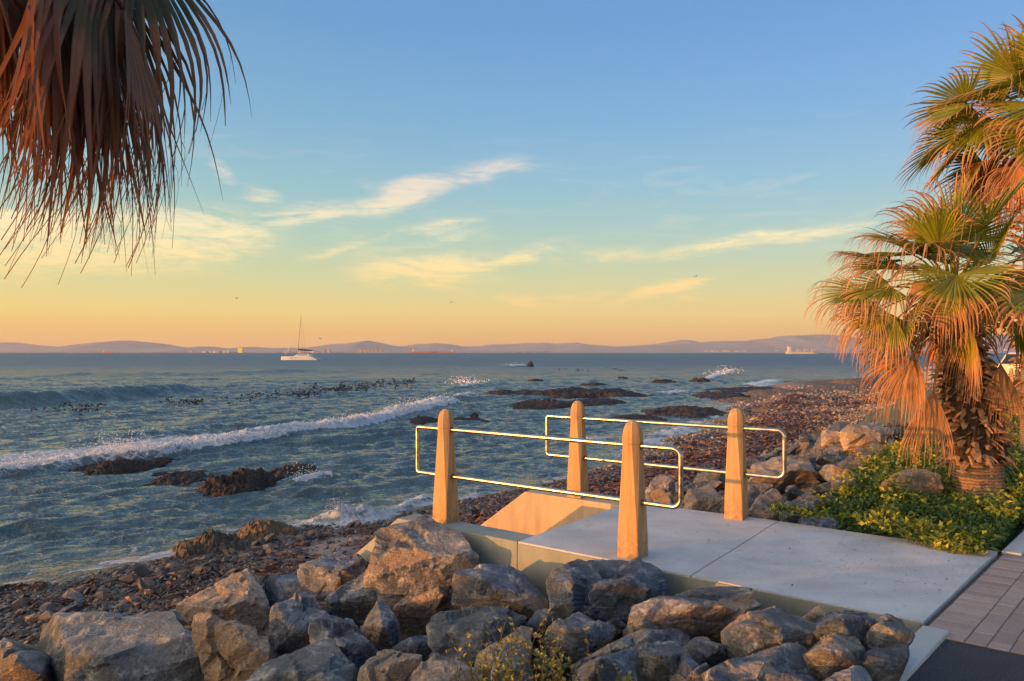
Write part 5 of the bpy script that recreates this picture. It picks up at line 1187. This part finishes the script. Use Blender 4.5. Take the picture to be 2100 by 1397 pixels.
# ---------- catamaran ----------
M['white'] = simple('white_gelcoat', (.72, .72, .70), .35, var=.05); M['navy'] = simple('dark_canvas', (.02, .03, .06), .8); M['glassd'] = simple('dark_glass', (.02, .025, .03), .1, var=.1); M['alu'] = simple('mast_aluminium', (.22, .18, .15), .5, metal=.3, var=.05)
q = onsea(618, 738.5); cat = empty('catamaran', (q[0], q[1], SEA)); tag(cat, 'white anchored catamaran with bare mast and dark furled sail, out at sea', 'catamaran')
def hull(yc):
    m = MB(); st = [(-7.6, .28, 1.55), (-7.0, .45, 1.55), (-4.5, .75, 1.6), (0, .85, 1.65), (4, .85, 1.55), (5.6, .8, 1.15), (7.4, .7, .35)]; V = []
    for x, w_, h in st: V += [(x, yc-w_, h), (x, yc-w_*.8, -.1), (x, yc, -.5), (x, yc+w_*.8, -.1), (x, yc+w_, h)]
    Fs = [(i*5+k, i*5+(k+1) % 5, (i+1)*5+(k+1) % 5, (i+1)*5+k) for i in range(len(st)-1) for k in range(5)]+[(0, 1, 2, 3, 4), tuple(range((len(st)-1)*5, len(st)*5))[::-1]]
    h = m.add(V, Fs).build('hull', M['white'], cat)
    for x in (-3.0, -1.4):
        MB().box((x, yc-.86 if yc < 0 else yc+.86, .95), (.8, .06, .18)).build('porthole', M['glassd'], h)
    MB().box((0, yc, -.02), (14.4, 1.62, .10)).build('waterline_stripe', M['navy'], h)
hull(-2.9); hull(2.9)
MB().prism([(-4.5, -2.6), (4.8, -2.6), (4.8, 2.6), (-4.5, 2.6)], .75, 1.62).build('bridge_deck', M['white'], cat)
m = MB(); m.add([(-2.6, -2.2, 1.6), (3.8, -2.4, 1.6), (3.8, 2.4, 1.6), (-2.6, 2.2, 1.6), (-1.0, -1.8, 2.55), (3.6, -2.1, 2.6), (3.6, 2.1, 2.6), (-1.0, 1.8, 2.55)], [(0, 1, 5, 4), (1, 2, 6, 5), (2, 3, 7, 6), (3, 0, 4, 7), (4, 5, 6, 7), (3, 2, 1, 0)]); cb = m.build('cabin', M['white'], cat)
m = MB(); m.add([(-1.5, -2.13, 1.95), (3.4, -2.34, 1.95), (3.3, -2.2, 2.35), (-1.0, -1.98, 2.35)], [(0, 1, 2, 3)]); m.build('window', M['glassd'], cb)
MB().box((3.9, 0, 3.55), (3.8, 4.4, .12)).build('bimini_roof', M['white'], cat)
bp = MB(); [bp.tube([(x, y, 1.6), (x, y, 3.5)], .05, 6) for x in (2.2, 5.6) for y in (-2, 2)]; bp.build('roof_supports', M['alu'], cat)
mast_ = MB().tube([(-1.6, 0, 1.6), (-.9, 0, 10), (-.1, 0, 18.6)], [.14, .12, .08], 8).build('mast', M['alu'], cat)
MB().tube([(-1.4, 0, 4.6), (1.5, 0, 4.2), (4.8, 0, 4.1)], [.22, .34, .2], 10).build('furled_sail', M['navy'], cat)
MB().tube([(-1.4, 0, 4.05), (4.9, 0, 3.85)], .09, 8).build('boom', M['alu'], cat)
MB().tube([(-6.9, 0, 1.7), (-4.6, 0, 6.0), (-1.0, 0, 14.2)], [.05, .11, .05], 7).build('furled_jib', M['white'], cat)
rg = MB(); rg.tube([(-.2, 0, 17.5), (1.4, -2.8, 1.6)], .018, 4); rg.build('stay', M['navy'], cat)
rg = MB(); rg.tube([(-.2, 0, 17.5), (1.4, 2.8, 1.6)], .018, 4); rg.build('stay', M['navy'], cat)
MB().box((-7.3, 0, 1.3), (.3, 5.2, .25)).build('crossbeam', M['alu'], cat)

# ---------- ships ----------
M['red'] = simple('red_hull', (.50, .13, .06), .6); M['bluehull'] = simple('dark_blue_hull', (.06, .07, .12), .6); M['cream'] = simple('cream_paint', (.75, .62, .40), .5); M['deckgear'] = simple('deck_gear', (.45, .30, .20), .7)
def ship(px0, px1, Y, label, hullm, stern_left, hgt, cranes, group=None):
    x0, x1 = (px0-CX)/F*Y, (px1-CX)/F*Y; L = x1-x0; r = empty('cargo_ship', ((x0+x1)/2, Y, SEA)); tag(r, label, 'cargo ship', group); s = 1 if stern_left else -1; B = L*.14; m = MB()
    st = [(-.5, .7, 1), (-.46, .95, 1), (-.2, 1, 1), (.3, 1, 1), (.42, .6, 1.12), (.5, .06, 1.25)]; V = []
    for x, w_, h in st: V += [(s*x*L*(1 if h < 1.2 else 1), -w_*B/2, h*hgt), (s*x*L*.96, -w_*B*.42, -2), (s*x*L*.96, w_*B*.42, -2), (s*x*L, w_*B/2, h*hgt)]
    n = len(st); m.add(V, [(i*4+k, i*4+(k+1) % 4, (i+1)*4+(k+1) % 4, (i+1)*4+k) for i in range(n-1) for k in range(4)]+[(0, 1, 2, 3), tuple(range(4*n-4, 4*n))[::-1]]); m.build('hull', hullm, r)
    m = MB(); xs = -s*L*.40
    for k in range(4): m.box((xs, 0, hgt+hgt*(.35+.55*k)), (L*(.085-.01*k), B*.8, hgt*.5))
    m.build('deckhouse', M['cream'], r); MB().box((xs-s*L*.045, 0, hgt*3.2), (L*.03, B*.2, hgt*1.2)).build('funnel', hullm, r)
    MB().tube([(xs+s*L*.02, 0, hgt*3), (xs+s*L*.02, 0, hgt*4.6)], L*.003, 6).build('mast', M['cream'], r)
    for k in range(cranes):
        x = s*L*(-.15+.55*k/max(cranes-1, 1)*.8); c2 = MB(); c2.box((x, 0, hgt*1.6), (L*.02, L*.02, hgt*1.4)); c2.box((x+s*L*.07, 0, hgt*1.9), (L*.14, L*.01, hgt*.18)); c2.build('crane', M['cream'], r)
    for k in range(5): MB().box((s*L*(-.25+.13*k), 0, hgt*1.08), (L*.10, B*.7, hgt*.3)).build('hatch', M['deckgear'], r)
ship(842, 897, 5200, 'larger red tanker with its deckhouse at the left end, on the horizon', M['red'], True, 9, 0, 'tankers on the horizon')
ship(889, 932, 5600, 'smaller red tanker with its deckhouse at the right end, just right of the larger one', M['red'], False, 8, 0, 'tankers on the horizon')
ship(1612, 1679, 1750, 'freighter with cream deckhouse and deck cranes, right of centre on the horizon', M['cream'], True, 5.0, 3)  # cream hull colour stands in for golden sunlight on dark blue
ship(211, 234, 5200, 'faint small ship before the flat-topped hill at the left', M['red'], True, 6, 0)
ship(1850, 1935, 4200, 'long red ship seen through the leaves of the short palm', M['red'], True, 11, 0)

# ---------- buildings along the far shore ----------
M['bwhite'] = simple('far_white_wall', (.70, .60, .50), .8, var=.1, nscale=.05); M['bpink'] = simple('far_pink_wall', (.50, .33, .25), .8, var=.1, nscale=.05); M['bglint'] = simple('glint_wall', (.95, .80, .08), .4, var=.05, nscale=.05); M['broof'] = simple('far_roof', (.30, .16, .11), .8)  # yellow wall colour stands in for a sun glint off windows
def far_building(px, wpx, hpx, base, mat, label, group, Y=7290):
    x = (px-CX)/F*Y; w_ = wpx/F*Y; h = hpx/F*Y; r = empty('building', (x, Y, SEA+8)); tag(r, label, 'building', group)
    MB().box((0, 0, h/2-6), (w_, w_*.7+15, h+12)).build('wall', mat, r)
    MB().box((0, 0, h+h*.04), (w_*1.03, (w_*.7+15)*1.03, h*.08)).build('roof', M['broof'], r)
g_ = np.random.default_rng(97)
far_building(494, 9, 8.5, 0, M['bglint'], 'cube-shaped building on the far shore, its yellow colour standing for a sun glint', None)
def row(n, a, b, w_, h_, mats, lab):
    for i in range(n):
        far_building(g_.uniform(a, b), g_.uniform(*w_), g_.uniform(*h_), 0, M[mats[i % len(mats)]], lab, lab.split(',')[0]+' group')
row(13, 385, 470, (3, 8), (1.2, 3.2), ['bwhite', 'bwhite', 'bpink'], 'low pale building on the far shore, left of the yellow one')
row(8, 560, 660, (3, 7), (1.2, 3.4), ['bpink', 'bwhite'], 'low building on the far shore, behind the catamaran')
row(9, 735, 785, (2.0, 3.6), (3, 8), ['bpink'], 'pink tower block on the far shore, right of the catamaran')
row(5, 660, 690, (2.2, 4), (2.5, 6), ['bpink'], 'pink block on the far shore, just right of the catamaran')
row(12, 1438, 1530, (4, 8), (1.2, 3), ['bwhite'], 'low white building on the far shore, left of the freighter')
row(12, 1540, 1745, (4, 10), (1.2, 4), ['bwhite', 'bpink'], 'low building on the far shore, around the freighter')
row(6, 2030, 2095, (5, 10), (3, 6), ['bwhite'], 'white block on the far shore at the right edge')

# ---------- car park edge at the far right ----------
def gz(x, y): return float(ground(*xy2uv(x, y), False))
van = empty('van', (33.6, 45.6, -.42)); van.rotation_euler = (0, 0, R(8)); tag(van, 'cream minibus with dark windows parked behind the short palm', 'van')
M['vanpaint'] = simple('cream_car_paint', (.78, .66, .42), .3, var=.03); M['tyre'] = simple('tyre_rubber', (.02, .02, .02), .9); M['chrome'] = simple('hub_metal', (.5, .5, .5), .3, metal=.8)
m = MB(); prof = [(-2.5, .35), (-2.55, 1.0), (-2.35, 1.25), (-1.85, 1.95), (-1.5, 2.05), (2.2, 2.05), (2.45, 1.9), (2.5, .35)]; V = [(x, y, z) for y in (-.92, .92) for x, z in prof]; n = len(prof)
m.add(V, [tuple(range(n)), tuple(range(n, 2*n))[::-1]]+[(i, n+i, n+(i+1) % n, (i+1) % n) for i in range(n)]); vb = m.build('body', M['vanpaint'], van, bevel=.05)
for x0, x1 in ((-1.55, -.75), (-.65, .45), (.55, 1.4), (1.5, 2.25)):
    for s in (-1, 1): MB().box(((x0+x1)/2, s*.925, 1.6), (x1-x0, .02, .5)).build('window', M['glassd'], vb)
m = MB(); m.add([(-2.37, -.75, 1.30), (-2.37, .75, 1.30), (-1.92, .7, 1.92), (-1.92, -.7, 1.92)], [(0, 1, 2, 3)]); m.build('windscreen', M['glassd'], vb)
for x in (-1.6, 1.6):
    for s in (-1, 1):
        w1 = MB().tube([(x, s*.72, .34), (x, s*.94, .34)], .34, 24).build('wheel', M['tyre'], van); MB().tube([(x, s*.945, .34), (x, s*.955, .34)], .2, 16).build('rim', M['chrome'], w1)
for s in (-.7, .7): MB().box((-2.56, s, .85), (.04, .28, .16)).build('headlight', M['chrome'], van)
for i, px in enumerate((2046, 2074, 2086, 2098, 2112)):
    b = at(px, 723, 31.0+i*.2); b[2] = gz(b[0], b[1]); r = empty('bollard', b, R(-20)); pb_ = post_mb().build('post', M['post'], r)
    tag(r, 'tapered concrete bollard in the far row before the cream minibus', 'bollard', 'bollards before the minibus')
cx_ = at(1855, 770, 60); sw = empty('seawall', (cx_[0]+3.6, 60.5, -.9)); tag(sw, 'low pale sunlit seawall at the water, far behind the short palm', 'seawall')
MB().box((0, 0, .42), (8.5, .5, .95)).build('wall', M['kerb'], sw); MB().box((0, 0, .93), (8.6, .62, .07)).build('coping', M['kerb'], sw)
# seated person in a blue jacket
pp_ = at(2090, 723, 33); pz = gz(pp_[0], pp_[1]); per = None
bm = bmesh.new()
def person(loc, rz):
    J = {'pel': (0, 0, .16), 'sp': (-.03, 0, .36), 'ch': (-.02, 0, .52), 'nk': (.02, 0, .66), 'hd': (.05, 0, .74), 'ht': (.06, 0, .83),
         'sl': (-.01, .17, .58), 'el': (.08, .24, .36), 'hl': (.26, .16, .34), 'sr': (-.01, -.17, .58), 'er': (.08, -.24, .36), 'hr': (.26, -.14, .34),
         'kl': (.36, .11, .44), 'al': (.52, .10, .07), 'tl': (.66, .11, .04), 'kr': (.36, -.11, .42), 'ar': (.50, -.10, .07), 'tr': (.64, -.11, .04), 'pl': (.03, .09, .13), 'pr': (.03, -.09, .13)}
    rad = dict(pel=.15, sp=.14, ch=.155, nk=.055, hd=.09, ht=.075, sl=.065, el=.05, hl=.035, sr=.065, er=.05, hr=.035, kl=.075, al=.045, tl=.035, kr=.075, ar=.045, tr=.035, pl=.10, pr=.10)
    E = [('pel', 'sp'), ('sp', 'ch'), ('ch', 'nk'), ('nk', 'hd'), ('hd', 'ht'), ('ch', 'sl'), ('sl', 'el'), ('el', 'hl'), ('ch', 'sr'), ('sr', 'er'), ('er', 'hr'), ('pel', 'pl'), ('pl', 'kl'), ('kl', 'al'), ('al', 'tl'), ('pel', 'pr'), ('pr', 'kr'), ('kr', 'ar'), ('ar', 'tr')]
    K = list(J); me = bpy.data.meshes.new('person'); me.from_pydata([J[k] for k in K], [(K.index(a), K.index(b)) for a, b in E], []); o = bpy.data.objects.new('person', me); C.objects.link(o)
    sk = o.modifiers.new('skin', 'SKIN'); 
    for i, k in enumerate(K): me.skin_vertices[0].data[i].radius = (rad[k], rad[k]) if k in rad else (.05, .05)
    me.skin_vertices[0].data[0].use_root = True; ss = o.modifiers.new('sub', 'SUBSURF'); ss.levels = ss.render_levels = 2
    o.location = loc; o.rotation_euler = (0, 0, rz); return o
def skin_me(): pass
me_ = None
o = None
try:
    J0 = person((pp_[0], pp_[1], pz), R(200)); J0.data.materials.append(simple('blue_jacket', (.04, .06, .16), .8)); tag(J0, 'person in a dark blue jacket sitting on the grass below the bollards', 'person')
    MB().add([tuple(Vector(v)*.098+Vector((.045, 0, .80))) for v in ico(2)[0]], [tuple(f) for f in ico(2)[1]]).build('hair', M['bark'], J0, smooth=True)
except Exception as ex: print('person failed', ex)
# a few gulls
M['gull'] = simple('gull_feathers', (.05, .05, .055), .8)
for i, (px, py, Y, s) in enumerate([(485, 612, 90, .6), (926, 620, 80, .7), (657, 695, 120, .8), (1427, 567, 80, .6)]):
    q = at(px, py, Y); m = MB(); m.tube([(-.22, 0, 0), (-.05, 0, .02), (.18, 0, .03), (.27, 0, .02)], [.02, .06, .05, .015], 8)
    for sd_2 in (-1, 1): m.add([(-.08, 0, .03), (.10, 0, .03), (.08, sd_2*.35, .16), (-.04, sd_2*.35, .15), (-.16, sd_2*.75, .05)], [(0, 1, 2, 3), (3, 2, 4)])
    o = m.build('bird', M['gull']); o.location = q; o.rotation_euler = (.3, 0, i*1.3); o.scale = (s,)*3
    tag(o, ['dark bird flying high left of the catamaran', 'dark bird gliding above the middle of the horizon', 'tiny dark bird flying low right of the catamaran mast', 'dark bird flying high at the right, before a streak of cloud'][i], 'bird', 'birds over the sea')
